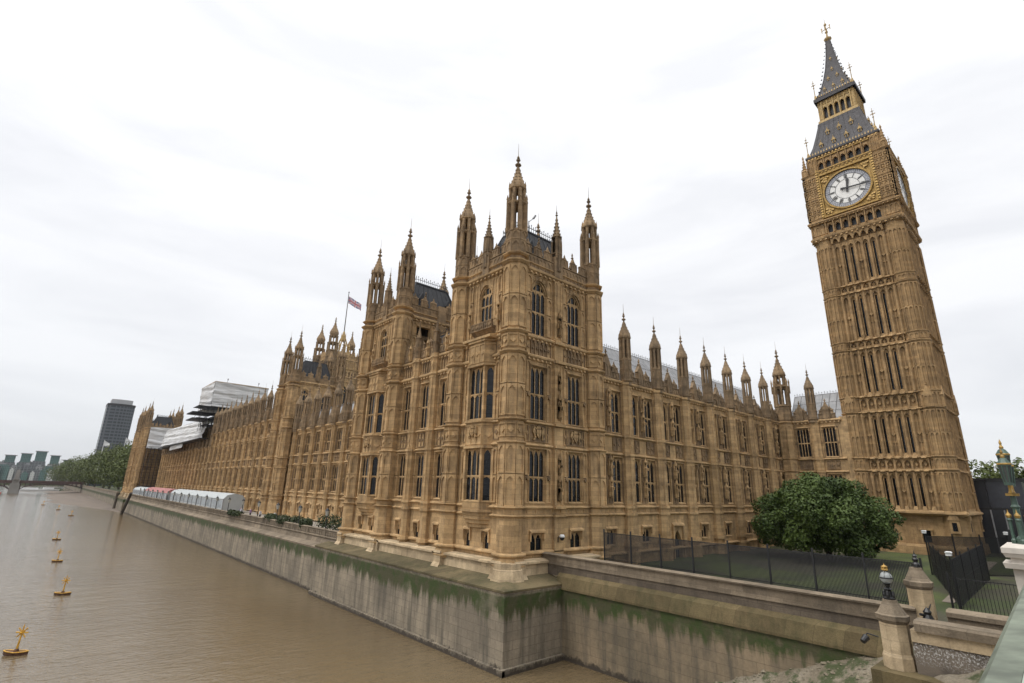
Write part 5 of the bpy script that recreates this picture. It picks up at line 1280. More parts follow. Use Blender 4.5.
b = MB(); b.frame(4.3, 0, RIV); b.box(28.0, 33.2, -.7, 0, -4.2, -2.2); b.prof(28.0, 33.2, [(-.8, -2.2), (.1, -2.2), (.1, -2.0), (-.1, -1.9), (-.8, -1.9)]); b.box(29.2, 33.2, .0, .5, -4.2, -2.85); b.box(29.2, 33.2, .5, .95, -4.2, -3.25); obj('wall', b, M['coping'], t)
t = thing('stone_landing', (1, -26, -6), 'stepped stone landing at the foot of the lamp pier', 'landing')
b = MB(); b.lathe(1.0, 26.9, [], 8) if False else None
b = MB(); b.frame(0, 0, 0); b.frust(-.6, 2.4, 25.3, 33, -9, -4.9, .05, .05); b.box(-.25, 2.2, 25.6, 33, -4.9, -4.2); b.frust(-2.2, -.6, 25.2, 28.5, -9, -5.35, .04, .04); b.box(-3.6, -2.2, 25.0, 28.2, -9.5, -6.0); b.box(-1.6, 1.2, 23.6, 25.3, -9.5, -5.9); obj('steps', b, M['ledge2'], t)

# ------------------------------------------------------------------ foliage
def leafcloud(name, m, clumps, n, size, seed, flat=.5):
    r = random.Random(seed); vs = []; fs = []
    tot = sum(c[3]**2 for c in clumps)
    for (cx, cy, cz, cr, cf) in clumps:
        k = int(n*cr*cr/tot)
        for _ in range(k):
            a = r.uniform(0, 2*pi); zz = r.uniform(-.75, 1); q = sqrt(max(0, 1-zz*zz)); rad = cr*(r.uniform(.45, 1.0)**.5)*r.uniform(.88, 1.1)
            d = Vector((q*cos(a), q*sin(a), zz)); p = Vector((cx, cy, cz))+Vector((d.x*rad, d.y*rad, d.z*rad*cf))
            nrm = (d*.75+Vector((r.uniform(-1, 1), r.uniform(-1, 1), r.uniform(-.4, 1.2)))*.7).normalized()
            u = nrm.orthogonal().normalized(); u = Matrix.Rotation(r.uniform(0, 2*pi), 3, nrm) @ u; v = nrm.cross(u); s = size*r.uniform(.6, 1.3)
            i = len(vs); vs += [tuple(p+u*s*.5), tuple(p+v*s*.32+nrm*s*.08), tuple(p-u*s*.5), tuple(p-v*s*.32+nrm*s*.08)]; fs.append((i, i+1, i+2, i+3))
    me = bpy.data.meshes.new(name); me.from_pydata(vs, [], fs); me.materials.append(m); return me
def trunk_mb(h, r, limbs, seed, spread):
    rr_ = random.Random(seed); b = MB(); pts = [(0, 0, 0), (.1*r, 0, h*.35), (-.15*r, .1*r, h*.7), (.1*r, 0, h)]
    for i in range(3): b.bar(pts[i], pts[i+1], r*(1-.2*i), 8, r*(.8-.2*i))
    for k in range(limbs):
        a = 2*pi*k/limbs+rr_.uniform(-.3, .3); z0 = h*rr_.uniform(.55, .98); q = (spread*.35*cos(a), spread*.35*sin(a), z0+spread*.25); b.bar((0, 0, z0), q, r*.42, 6, r*.25)
        b.bar(q, (spread*.72*cos(a+.2), spread*.72*sin(a+.2), z0+spread*rr_.uniform(.3, .6)), r*.25, 5, r*.08)
    return b
def crown_f(v): return 1.0
def tree(x, y, zb, H, R, label, cat, m, leaves, size, seed, trunk_h, group=None, name='tree', flat=.8, nclump=26, low=.25, dome=False):
    t = thing(name, (x, y, zb), label, cat, group); r = random.Random(seed)
    obj('trunk', trunk_mb(trunk_h, max(.18, R*.055), 6, seed, R), M['bark'], t, (x, y, zb))
    cl = []; cz = (H+trunk_h*low)/2; hz = (H-trunk_h*low)/2
    for i in range(nclump):
        a = i*2.39996+r.uniform(-.3, .3); v = 1-2*(i+.5)/nclump; q = sqrt(max(0, 1-v*v)); f = r.uniform(.62, .86); cr = R*r.uniform(.24, .40)
        if dome: f = r.uniform(.72, .93); cr = R*r.uniform(.14, .25); q *= 1-.22*max(0, v); q = min(1, q*1.08)
        zz = v if v > -.55 else -.55-.2*r.random()
        cl.append((R*q*cos(a)*f, R*q*sin(a)*f, cz+hz*zz*f, cr, flat))
    for i in range(8): a = r.uniform(0, 6.28); q = r.uniform(0, .45)*R; cl.append((q*cos(a), q*sin(a), cz+hz*r.uniform(-.3, .5), R*.42, flat))
    put('crown', leafcloud('crown', M[m], cl, leaves, size, seed), t, (x, y, zb)); return t
tree(42, -11.1, -3.9, 9.8, 7.5, 'broad dark green tree on the lawn before the clock tower', 'tree', 'leaf', 60000, .34, 21, 2.0, None, 'broad_tree', .85, 95, -.1, True)
RT = [(78, 4, 10, 'near end of the row'), ]
k = 0
kinds = ['tallest round tree of the riverside row', 'riverside tree next to the far pavilion towers', 'dark riverside tree in the middle of the row', 'yellowish riverside tree leaning over the wall']
rl = ['tree nearest the far pavilion towers, pressed against the river wall', 'tall tree second along the row from the far towers', 'round tree third along the riverside row from the towers', 'dense tree fourth along the riverside row, below the office tower', 'darker tree fifth along the riverside row, in front of the office tower', 'tree sixth in the riverside row, left of the office tower', 'tree seventh in the riverside row, its crown over the wall', 'small tree eighth in the riverside row, near the bridge', 'yellowish tree of the riverside row, beside the arched bridge', 'first tree beyond the arched bridge', 'second tree beyond the arched bridge', 'third, hazier tree beyond the arched bridge', 'farthest, lowest tree on the bank beyond the arched bridge']
for i, (tx, ty, H, R) in enumerate([(12, 297, 25, 12), (11, 322, 28, 13), (12, 350, 30, 14), (10, 384, 30, 14), (11, 420, 33, 15), (9, 460, 31, 15), (8, 500, 33, 16), (5, 540, 30, 15), (3, 590, 27, 15), (2, 650, 30, 17), (0, 720, 30, 18), (-3, 810, 30, 20), (-8, 920, 28, 22)]):
    tree(tx, ty, -3.5, H, R, rl[i], 'tree', 'leaf2', 5200, 1.25, 100+i, 5, 'trees along the riverside garden', 'plane_tree', .95, 34, -.3)
rb = ['tall leafy tree behind the dark hoarding, beside the clock tower', 'leafy tree behind the bridge lamp', 'wide leafy tree at the right edge behind the hoarding', 'low leafy tree behind the foot of the bridge lamp']
for i, (tx, ty, H, R) in enumerate([(140, -18.5, 17.5, 8), (132, -26, 17, 7.5), (150, -33, 20, 9), (118, -33.5, 14, 6)]):
    tree(tx, ty, -3.9, H, R, rb[i], 'tree', 'leaf2', 5000, .8, 200+i, 4, 'trees beyond the clock tower', 'street_tree', .85, 26, .2)
hl = ['long clipped hedge nearest the pavilion on the terrace', 'low round bush beside the second terrace lamp', 'clipped bush between the second and third terrace lamps', 'small bush beyond the third terrace lamp', 'dark hedge in front of the white marquee']
for i, (x0, y0, l, h, wd) in enumerate([(.6, 31.6, 9.5, 2.5, 2.6), (-.2, 43, 3.2, 1.6, 1.6), (-.4, 48, 5.5, 1.7, 1.8), (-.4, 57, 4.0, 1.5, 1.7), (-1.2, 74, 9, 1.2, 1.0)]):
    r = random.Random(i); cl = [(r.uniform(-wd, wd)*.3, l*(q+.5)/max(2, int(l/1.2)), h*.5, .75*h*.8, .8) for q in range(max(2, int(l/1.2)))]
    put_ = thing('hedge', (x0, y0, -3.0), hl[i], 'hedge', 'hedges on the terrace'); put('foliage', leafcloud('foliage', M['hedge'], cl, 1100, .3, i), put_, (x0, y0, -3.0))
# ------------------------------------------------------------------ fences on the lawn
def mesh_fence(name, label, a, b_, z0, z1, pitch, wd, post, group=None, posth=.25, cat='fence'):
    t = thing(name, (*a, z0), label, cat, group); L_ = hypot(b_[0]-a[0], b_[1]-a[1]); an = atan2(b_[1]-a[1], b_[0]-a[0])
    m = MB(); m.frame(*a, an); n = int(L_/pitch)
    for i in range(n+1):
        x = L_*i/n; m.box(x-wd/2, x+wd/2, -.006, .006, z0, z1)
    for z in (z0+.1, (z0+z1)/2, z1-.04): m.box(0, L_, -.012, .012, z-.02, z+.02)
    o = obj('mesh_panel', m, M['black'], t)
    np_ = max(1, round(L_/post)); pm = MB(); pm.box(-.045, .045, -.045, .045, z0, z1+posth); pme = pm.mesh('post', M['black'])
    for i in range(np_+1): s = i/np_; put('post', pme, t, (a[0]+(b_[0]-a[0])*s, a[1]+(b_[1]-a[1])*s, 0), an)
    return t
mesh_fence('mesh_fence', 'long dark see-through mesh fence behind the garden wall coping', (5.0, -6.2), (5.0, -27.2), -3.9, .12, .07, .042, 2.6)
mesh_fence('railing', 'short black railing with spaced bars behind the stair walls', (6.2, -28.0), (6.2, -33.2), -3.9, -.55, .14, .022, 5)
mesh_fence('mesh_fence', 'dense dark mesh fence receding across the lawn towards the clock tower', (19, -26.2), (39.7, -25.6), -3.9, -.7, .055, .038, 5)
mesh_fence('mesh_fence', 'tall dark mesh fence standing across the foot of the clock tower', (38.5, -21.4), (45, -27.0), -3.9, -.2, .06, .036, 3)
mesh_fence('mesh_fence', 'darkest mesh fence near the bridge, left of the bright lawn strip', (19, -26.3), (38.4, -21.6), -3.9, -1.0, .07, .030, 5)
# dark hoarding beside the clock tower
dk1 = simple('dark_hoarding', (.022, .023, .029), .3, 0, .15); dk2 = simple('dark_hoarding_panel', (.04, .042, .052), .25, 0, .15)
t = thing('hoarding', (80, -24, -3.9), 'black panelled hoarding building to the right of the clock tower', 'hoarding')
b = MB(); b.box(76, 95, 19.6, 27.5, -3.9, 2.2); obj('lower_storey', b, dk1, t)
b = MB(); b.box(76.5, 95, 19.9, 23.0, 2.5, 6.4); obj('panel', b, dk1, t); b = MB(); b.box(76.4, 95, 23.05, 27.0, 2.5, 6.4); obj('panel', b, dk2, t)
b = MB(); b.box(76, 95.5, 19.5, 27.4, 2.2, 2.5); b.box(76, 95.5, 19.5, 27.4, 6.4, 6.75); obj_split('trim', b, M['black'], t)
b = MB(); [b.box(75.85, 76.0, y-.08, y+.08, -3.9, 2.2) for y in (20, 21.5, 23, 24.5, 26, 27.2)]; obj_split('post', b, M['steel'], t)
t = thing('security_gate', (46, -28, -3.9), 'black steel gate with upright posts between the lawn and the bridge', 'gate')
b = MB(); b.box(46, 46.1, 27.2, 29.5, -3.9, -.2); obj('gate_leaf', b, dk1, t); b = MB(); [b.box(45.85, 46.2, y-.1, y+.1, -3.9, .6) for y in (27.2, 28.3, 29.5)]; obj_split('post', b, M['black'], t)
# small white lamps / cameras on the fence posts
wht = simple('white_paint', (.75, .75, .74), .5)
for (x, y, z), lb in (((19, -26.2, -.45), 'small white floodlight on the nearest post of the receding mesh fence'), ((45, -27, .1), 'small white camera on the far post of the tall mesh fence'), ((38.5, -21.4, .05), 'small white camera on the left post of the tall mesh fence')):
    t = thing('security_camera', (x, y, z), lb, 'camera'); b = MB(); b.frame(x, y, RIV); b.box(-.16, .16, -.1, .3, z, z+.2); b.plate([(-.2, z+.2), (.2, z+.2), (.14, z+.28), (-.14, z+.28)], -.12, .36); obj('housing', b, wht, t); c = MB(); c.frame(x, y, RIV); c.lathe(0, 0, [(.05, z-.35), (.05, z)], 6); obj('bracket', c, M['black'], t)
t = thing('dome_camera', (5.7, -.5, -.7), 'white dome camera on a dark bracket beside the corner tower window', 'camera')
b = MB(); b.lathe(5.7, .95, [(.0, -.42), (.2, -.44), (.3, -.58), (.3, -.72)], 10); obj('hood', b, wht, t)
b = MB(); b.lathe(5.7, .95, [(.28, -.72), (.26, -.9), (.15, -1.05), (0, -1.1)], 10); obj('dome', b, M['black'], t); b = MB(); b.box(5.64, 5.76, -.2, .8, -.75, -.66); b.box(5.5, 5.6, -.2, .5, -1.3, -.75); obj('bracket', b, M['black'], t)
t.scale = (.8, .8, .8)
t = thing('roof_camera_mast', (4.4, 2.8, 31), 'thin bent mast with a camera on the roof of the nearest tower', 'mast')
b = MB(); b.bar((4.4, 2.9, 30.8), (4.4, 2.9, 32.5), .07, 6); b.bar((4.4, 2.9, 32.4), (5.1, 2.8, 33.1), .06, 6); obj('mast', b, M['steel'], t); b = MB(); b.bar((5.0, 2.8, 33.0), (5.15, 2.6, 33.4), .14, 8); obj('camera', b, M['steel'], t)

# ------------------------------------------------------------------ lamps
t = thing('globe_lamp', (1, -26.5, -1.3), 'glass globe lamp with a gilt crown on the broad stair pier', 'lamp')
b = MB(); b.lathe(1, 26.5, [(.34, -1.3), (.36, -1.2), (.2, -1.1), (.17, -.75), (.26, -.65), (.13, -.55), (.16, -.36), (.3, -.3)], 10); [b.lathe(1+.26*cos(k*pi/2), 26.5+.26*sin(k*pi/2), [(.1, -1.3), (.12, -1.0), (.06, -.8), (0, -.7)], 6) for k in range(4)]; obj('base', b, M['black'], t)
gm, gt, gb = mat('globe_glass'); gb.inputs['Base Color'].default_value = (.42, .44, .43, 1); gb.inputs['Roughness'].default_value = .12; gb.inputs['Transmission Weight'].default_value = .35
b = MB(); b.lathe(1, 26.5, [(.2, -.32)]+[(.39*cos(a), .06+.39*sin(a)) for a in [-1.2+.2*i for i in range(13)]]+[(.1, .5)], 18); obj('globe', b, gm, t, smooth=True)
b = MB(); b.lathe(1, 26.5, [(.40, .02), (.415, .06), (.40, .1)], 18, cap=False); [b.bar((1+.40*cos(a)*s0, -26.5-.40*sin(a)*s0, z0), (1+.40*cos(a)*s1, -26.5-.40*sin(a)*s1, z1), .015, 4) for a in [k*pi/3 for k in range(6)] for s0, z0, s1, z1 in ((1, .1, .75, .38), (.75, .38, .2, .52))]; obj('band', b, M['black'], t)
b = MB(); b.lathe(1, 26.5, [(.12, .5), (.2, .58), (.12, .66), (.2, .78), (.06, .86), (0, 1.0)], 8); [b.lathe(1+.17*cos(k*pi/3), 26.5+.17*sin(k*pi/3), [(.05, .55), (0, .85)], 4) for k in range(6)]; obj('crown', b, M['gold'], t)
t = thing('iron_spike', (4.2, -27.15, 0), 'dark iron spike ornament on the taller pale pier', 'ornament')
b = MB(); b.lathe(4.2, 27.15, [(.3, -.02), (.28, .2), (.16, .35), (.24, .6), (.12, .75), (.2, .85), (.06, 1.0), (0, 1.35)], 8); obj('spike', b, M['black'], t)
t = thing('floodlight', (.6, -26, -3), 'dark round floodlight on a bracket at the left of the lamp pier', 'floodlight')
b = MB(); b.bar((.3, -25.9, -2.9), (.1, -25.2, -2.75), .05, 6); b.bar((.1, -25.2, -2.75), (.05, -25.05, -3.0), .05, 6); obj('bracket', b, M['black'], t); b = MB(); b.bar((.2, -25.1, -3.05), (-.2, -24.9, -3.35), .26, 12, .2); obj('lamp_head', b, M['black'], t)
t = thing('iron_bracket', (3.1, -27.4, -2.3), 'black iron ornament resting between the two stair piers', 'ornament')
b = MB(); b.lathe(3.2, 27.5, [(.3, -2.9), (.4, -2.2), (.25, -1.9), (.3, -1.7), (.08, -1.4)], 8); b.bar((3.2, -27.5, -2.0), (2.7, -27.1, -1.9), .12, 6); b.bar((3.2, -27.5, -1.8), (3.4, -27.8, -1.1), .09, 6, .03); obj('body', b, M['black'], t)
for nm, sc in (('globe_lamp', .70), ('iron_spike', .6), ('floodlight', .6), ('iron_bracket', .6)):
    for o in bpy.data.objects:
        if o.name == nm and o.parent is None: o.scale = (sc, sc, sc)
# terrace lamps
def terrace_lamp():
    t = thing('terrace_lamp', (-.85, 36, -3.0), 'black terrace lamp post with a pale lantern on the river parapet', 'lamp post', 'lamp posts along the terrace parapet')
    b = MB(); b.lathe(0, 0, [(.2, 0), (.16, .3), (.07, .4), (.055, 1.75), (.12, 1.8)], 8); put('post', b.mesh('post', M['black']), t, (0, 0, 0), 0, False)
    b = MB(); b.lathe(0, 0, [(.13, 1.8), (.24, 2.25), (.26, 2.3)], 6); put('lantern', b.mesh('lantern', simple('lantern_glass', (.42, .42, .38), .2)), t, (0, 0, 0), 0, False)
    b = MB(); b.lathe(0, 0, [(.28, 2.3), (.16, 2.48), (.05, 2.55), (0, 2.75)], 6); put('cap', b.mesh('cap', M['black']), t, (0, 0, 0), 0, False); return t
tl = terrace_lamp(); tl.scale = (1.15, 1.15, 1.28); lm = ['nearest', 'second', 'third']
tl['label'] = 'nearest black terrace lamp post, in front of the long clipped hedge'
for k in range(1, 19):
    c = copy_tree(tl); c.location = (-.85, 36+9.9*k, -3.0)
    c['label'] = {1: 'second black terrace lamp post from the near pavilion', 2: 'third black terrace lamp post from the near pavilion', 3: 'fourth black terrace lamp post from the near pavilion', 4: 'fifth black terrace lamp post, before the dark hedge', 5: 'black terrace lamp post just before the white marquee'}.get(k, 'small distant black lamp post in front of the terrace marquees')
# bridge: parapet, pedestal, triple lamp
gp = simple('pale_green_paint', (.40, .45, .39), .45, 0, .2, 1.5); gp2 = simple('worn_green_paint', (.13, .15, .112), .6, 0, .4, 3); gp3 = simple('lamp_green_paint', (.05, .088, .066), .45, 0, .3, 6)
BA = radians(2.0); t = thing('bridge_parapet', (-22, -33.5, 1.6), 'pale green painted bridge parapet at the lower right', 'parapet')
b = MB(); b.frame(-25.83, -33.40, BA); b.prof(-12, 130, [(.02, 2.02), (.0, 2.1), (.06, 2.17), (.24, 2.2), (.24, 2.02)]); obj('side_rail', b, gp2, t)
b = MB(); b.frame(-25.83, -33.40, BA); b.prof(-12, 130, [(.0, 1.9), (.0, 2.05), (.0, 2.05), (.45, 2.05), (.45, 1.9)]) if False else None
b = MB(); b.frame(-25.83, -33.40, BA); b.prof(-12, 130, [(.243, 2.02), (.243, 2.2), (.29, 2.225), (.5, 2.215), (.6, 2.12), (.6, 2.02)]); b.v = [v for v in b.v]; tp = obj('top_rail', b, gp, t)
b = MB(); b.frame(-25.83, -33.40, BA); b.box(-12, 130, .18, .42, -.2, 2.02); obj('panel', b, gp2, t)
for q in t.children: q.scale = (1, 1, 1)
t2 = thing('lamp_pedestal', (-12.6, -32.98, 0), 'white stone pedestal on the bridge parapet under the triple lamp', 'pedestal')
b = MB(); b.frame(-12.6, -32.98, BA); b.box(-.42, .42, -.42, .42, -1, 2.06); b.frust(-.55, .55, -.55, .55, 1.82, 1.94, -.03, -.03); b.frust(-.5, .5, -.5, .5, 2.06, 2.16, -.05, -.05); b.box(-.56, .56, -.56, .56, 2.16, 2.28); b.frust(-.54, .54, -.54, .54, 2.28, 2.36, .08, .08); obj('pedestal', b, simple('portland_stone', (.55, .50, .44), .8, 0, .15, 3), t2)
t = thing('bridge_lamp', (-12.6, -32.98, 2.36), 'green and gilt triple lantern lamp on the stone bridge pedestal', 'street lamp')
b = MB(); b.frame(-12.6, -32.98, BA); b.lathe(0, 0, [(.16, 2.36), (.17, 2.5), (.09, 2.58), (.085, 3.3), (.12, 3.36), (.08, 3.42), (.07, 3.66)], 10); [b.lathe(.21*cos(a), .21*sin(a), [(.07, 2.36), (.08, 2.45), (.045, 2.5), (.045, 2.95), (.08, 3.0), (.04, 3.05)], 8) for a in (0, pi/2, pi, -pi/2)]; obj('column', b, gp3, t)
b = MB(); b.frame(-12.6, -32.98, BA); b.box(-.16, .16, -.16, .16, 3.66, 3.73); b.lathe(0, 0, [(.1, 3.73), (.07, 3.8), (.06, 4.2), (.1, 4.3)], 8); [b.lathe(.21*cos(a), .21*sin(a), [(.05, 3.05), (.08, 3.12), (.02, 3.2), (0, 3.3)], 6) for a in (0, pi/2, pi, -pi/2)]
for s in (-1, 1): X0 = Vector((-12.6, -32.98, 3.85)); d = Vector((cos(BA), sin(BA), 0)); b.bar(X0, X0+d*s*.55+Vector((0, 0, -.12)), .035, 6); b.bar(X0+d*s*.55+Vector((0, 0, -.12)), X0+d*s*.62+Vector((0, 0, .16)), .035, 6)
obj_split('gilt_arm', b, M['gold'], t)
lgm = simple('lantern_panes', (.055, .06, .055), .12)
for x, z in ((0, 4.3), (-.62, 4.0), (.62, 4.0)):
    b = MB(); b.frame(-12.6, -32.98, BA); b.lathe(x, 0, [(.095, z), (.155, z+.5)], 8); lo = obj('lantern', b, lgm, t)
    f = MB(); f.frame(-12.6-t.location.x+0, 0, BA); f = MB(); f.frame(-12.6, -32.98, BA)
    for k in range(8): a = pi/8+k*pi/4; q = lambda r, zz: (f.ox+(x+r*cos(a))*f.t[0]+r*sin(a)*f.n[0], f.oy+(x+r*cos(a))*f.t[1]+r*sin(a)*f.n[1], zz); f.bar(q(.098, z), q(.158, z+.5), .016, 4)
    f.lathe(x, 0, [(.11, z-.06), (.11, z+.02)], 8); f.lathe(x, 0, [(.175, z+.48), (.18, z+.54), (.1, z+.66), (.04, z+.7)], 8); fo_ = sub('lantern_frame', f.mesh('lantern_frame', gp3), lo); fo_.location = t.location*-1 + Vector((0, 0, 0)) if False else (0, 0, 0)
    c = MB(); c.frame(-12.6, -32.98, BA); c.lathe(x, 0, [(.045, z+.68), (.06, z+.74), (.025, z+.8), (.04, z+.86), (0, z+.98)], 6); c.lathe(x, 0, [(.18, z+.5), (.19, z+.53), (.18, z+.55)], 8, cap=False); sub('gilt_finial', c.mesh('gilt_finial', M['gold']), lo)
b = MB(); b.raw([(-400, -34.0, 1.35), (300, -12, 1.35), (300, -40, 1.35), (-400, -62, 1.35)]) if False else None
for o in bpy.data.objects:
    if o.name == 'bridge_lamp': o.scale = (.78, .78, .86); o.location.y += .2
    if o.name == 'lamp_pedestal': o.location.y += .10; o.scale = (.92, .92, 1)
b = MB(); b.frame(-25.83, -33.40, BA); b.quad((-300, .4, 1.5), (130, .4, 1.5), (130, 26, 1.5), (-300, 26, 1.5)); struct('bridge_road', b, simple('bridge_asphalt', (.06, .06, .06), .9))

# ------------------------------------------------------------------ terrace marquees, people
wc = simple('white_canvas', (.40, .42, .42), .7, 0, .06, .4); pc = simple('red_canvas', (.36, .15, .14), .75, 0, .2, .4); pv = simple('clear_plastic', (.30, .33, .35), .2, 0, .2, .6)
def marquee(y0, y1, x0, x1, ze, zr, m, label, n):
    t = thing('marquee', ((x0+x1)/2, y0, -3), label, 'marquee', 'marquees along the terrace'); xm = (x0+x1)/2
    b = MB(); pf = [(x0-.1, ze), (x0+.6, zr-.35), (xm, zr), (x1-.6, zr-.35), (x1+.1, ze)]
    for (xa, za), (xb, zb) in zip(pf, pf[1:]): b.raw([(xa, y0, za), (xa, y1, za), (xb, y1, zb), (xb, y0, zb)])
    for y in (y0, y1): b.raw([(x, y, z) for x, z in pf])
    obj('roof', b, m, t)
    b = MB(); b.raw([(x0, y0, -3), (x0, y1, -3), (x0, y1, ze), (x0, y0, ze)]); b.raw([(x0, y0, -3), (x1, y0, -3), (x1, y0, ze), (x0, y0, ze)]); obj('side_panel', b, wc if m is not pc else pv, t)
    b = MB(); L_ = (y1-y0)/n
    for k in range(n): b.raw([(x0-.03, y0+k*L_+.4, -2.0), (x0-.03, y0+(k+1)*L_-.4, -2.0), (x0-.03, y0+(k+1)*L_-.4, ze-.35), (x0-.03, y0+k*L_+.4, ze-.35)])
    obj_split('clear_window', b, pv, t)
    b = MB(); [b.box(x0-.12, x0+.02, -y0-k*L_-.09, -y0-k*L_+.09, -3, ze+.05) for k in range(n+1)]; obj_split('frame_post', b, M['steel'], t)
marquee(91, 152, -.6, 3.6, -.15, 1.0, wc, 'long white marquee nearest the hedges on the terrace', 12)
marquee(158, 203, -.6, 3.6, -.4, .9, pc, 'faded red marquee between the white ones', 8)
marquee(206, 237, -.6, 3.6, -.5, .6, wc, 'far white marquee at the foot of the far pavilion tower', 6)
def person(x, y, z, h, top, legs, label, a):
    t = None; me = bpy.data.meshes.new('person'); s = h/1.75
    vs = [(0, 0, .95), (0, 0, 1.2), (0, 0, 1.42), (0, 0, 1.52), (0, .02, 1.64), (-.2, 0, 1.4), (-.26, .03, 1.12), (-.22, .16, .92), (.2, 0, 1.4), (.27, .0, 1.1), (.25, .08, .86), (-.1, 0, .88), (-.11, .03, .48), (-.11, -.02, .06), (-.11, .14, .03), (.1, 0, .88), (.12, .0, .48), (.12, -.03, .06), (.12, .13, .03)]
    ed = [(0, 1), (1, 2), (2, 3), (3, 4), (2, 5), (5, 6), (6, 7), (2, 8), (8, 9), (9, 10), (0, 11), (11, 12), (12, 13), (13, 14), (0, 15), (15, 16), (16, 17), (17, 18)]
    rad = [.15, .14, .13, .06, .11, .07, .05, .04, .07, .05, .04, .1, .07, .05, .04, .1, .07, .05, .04]
    me.from_pydata([tuple(q*s for q in v) for v in vs], ed, []); o = bpy.data.objects.new('person', me); COL.objects.link(o)
    md = o.modifiers.new('skin', 'SKIN')
    for i, r in enumerate(rad): me.skin_vertices[0].data[i].radius = (r*s, r*s*.85); me.skin_vertices[0].data[i].use_root = (i == 0)
    o.modifiers.new('sub', 'SUBSURF').levels = 1
    dg = bpy.context.evaluated_depsgraph_get(); m2 = bpy.data.meshes.new_from_object(o.evaluated_get(dg)); o.modifiers.clear(); o.data = m2
    for m in (simple('shirt', top, .8), simple('trousers', legs, .8), simple('skin', (.45, .28, .2), .6), simple('hair', (.04, .025, .015), .7)): m2.materials.append(m)
    for p in m2.polygons:
        c = p.center/s; p.material_index = 3 if c.z > 1.66 or (c.z > 1.56 and c.y < 0) else 2 if c.z > 1.49 or (c.z < .98 and abs(c.x) > .17 and c.z > .8) else 1 if c.z < .95 else 0
        p.use_smooth = True
    o.location = (x, y, z); o.rotation_euler[2] = a; tag(o, label, 'person', 'people on the terrace'); return o
for q in [(.2, 60, (.6, .6, .62), 'person in a white top standing behind the parapet by the third lamp'), (-.2, 66.5, (.55, .56, .6), 'person in a pale shirt standing behind the terrace parapet near the bush'), (0, 73, (.3, .2, .35), 'person in a mauve top near the dark hedge'), (-.4, 77.5, (.62, .6, .62), 'person in a white shirt beside the dark hedge'), (-.1, 79.5, (.2, .16, .22), 'person in a dark top nearest the white marquee')]:
    person(q[0], q[1], -3.0, 1.75, q[2], (.04, .04, .06), q[3], q[1])

# ------------------------------------------------------------------ scaffolding and white sheeting on the roofs
def sheet_mat():
    m, t, b = mat('white_sheeting'); p = wpos(t); s_ = nd(t, 'ShaderNodeSeparateXYZ'); t.links.new(p, s_.inputs[0])
    n = noise(t, p, .5, 5, .6, (.35, .35, 2.2)); f = noise(t, p, .16, 3)
    c = mix(t, ramp(t, n, (.35, 0.), (.65, 1.)), (.52, .52, .52), (.66, .66, .66)); c = mix(t, ramp(t, f, (.45, 0.), (.6, .5)), c, (.50, .48, .46)); t.links.new(c, b.inputs['Base Color']); b.inputs['Roughness'].default_value = .6; bump(t, b, n, 1, .5); return m
shm = sheet_mat()
def wavy(b, P, nu, nv, amp, seed):
    """quad P (4 corners) as a rippled sheet with thickness"""
    r = random.Random(seed); p = [Vector(q) for q in P]; nrm = (p[1]-p[0]).cross(p[3]-p[0]).normalized(); ph = [r.uniform(0, 6) for _ in range(6)]
    base = len(b.v)
    for s in (0, 1):
        for j in range(nv+1):
            for i in range(nu+1):
                u, v = i/nu, j/nv; q = p[0]*(1-u)*(1-v)+p[1]*u*(1-v)+p[2]*u*v+p[3]*(1-u)*v
                h = amp*(sin(v*19+ph[0]+u*3)+.6*sin(v*31+u*9+ph[1])+.5*sin(u*23+ph[2])*sin(v*7+ph[3])); b.v.append(tuple(q+nrm*(h+s*.08)))
    N_ = (nu+1)*(nv+1)
    for s in (0, 1):
        for j in range(nv):
            for i in range(nu): k = base+s*N_+j*(nu+1)+i; b.f.append((k, k+1, k+nu+2, k+nu+1))
t = thing('sheeted_scaffold', (13, 159, 27), 'big white sheeted box on scaffolding above the middle block roof', 'scaffold')
b = MB(); x0, x1, y0, y1, z0, z1 = 5.1, 21.3, 150, 169, 26.6, 34.5
for P in ([(x0, y0, z0), (x1, y0, z0), (x1, y0, z1), (x0, y0, z1)], [(x0, y1, z0), (x0, y0, z0), (x0, y0, z1), (x0, y1, z1)], [(x1, y0, z0), (x1, y1, z0), (x1, y1, z1), (x1, y0, z1)], [(x0, y0, z1), (x1, y0, z1), (x1, y1, z1), (x0, y1, z1)], [(x1, y1, z0), (x0, y1, z0), (x0, y1, z1), (x1, y1, z1)]): wavy(b, P, 18, 14, .11, 4)
obj('sheeting', b, shm, t)
b = MB(); r = random.Random(2)
for z in (20.5, 22.4, 24.2, 26.2):
    b.box(1.5 if z > 22 else 4, 19, -157, -148.5, z, z+.12); b.box(1.5 if z > 22 else 4, 19, -148.6, -148.4, z+.9, z+1.0)
b.box(.2, 6.5, -158, -149, 24.0, 24.35); b.box(.6, 6, -160, -150, 22.2, 22.5)
for i in range(60): x, y = r.uniform(2.2, 19), r.choice((148.6, 152, 156)); z = r.uniform(18, 22); b.bar((x, y, z), (x, y, z+5.5), .05, 4); 
for i in range(40): x = r.uniform(2.2, 17); b.bar((x, 148.5, r.uniform(18, 26)), (x+r.uniform(-3, 3), 148.6, r.uniform(18, 26.5)), .05, 4)
obj('poles_and_boards', b, M['iron'], t)
for x in (8.5, 18): b = MB(); b.bar((x, 150, 34.4), (x, 150, 36.0), .06, 4); b.box(x-.1, x+.25, -150.2, -149.9, 35.5, 36.0); obj('light_pole', b, M['steel'], t)
b = MB(); b.box(x0-.1, x1+.1, -150.2, -149.8, 34.4, 34.7); b.box(x0-.1, x0+.2, -169, -150, 34.4, 34.7); obj('edge_beam', b, simple('timber_edge', (.42, .33, .24), .8), t)
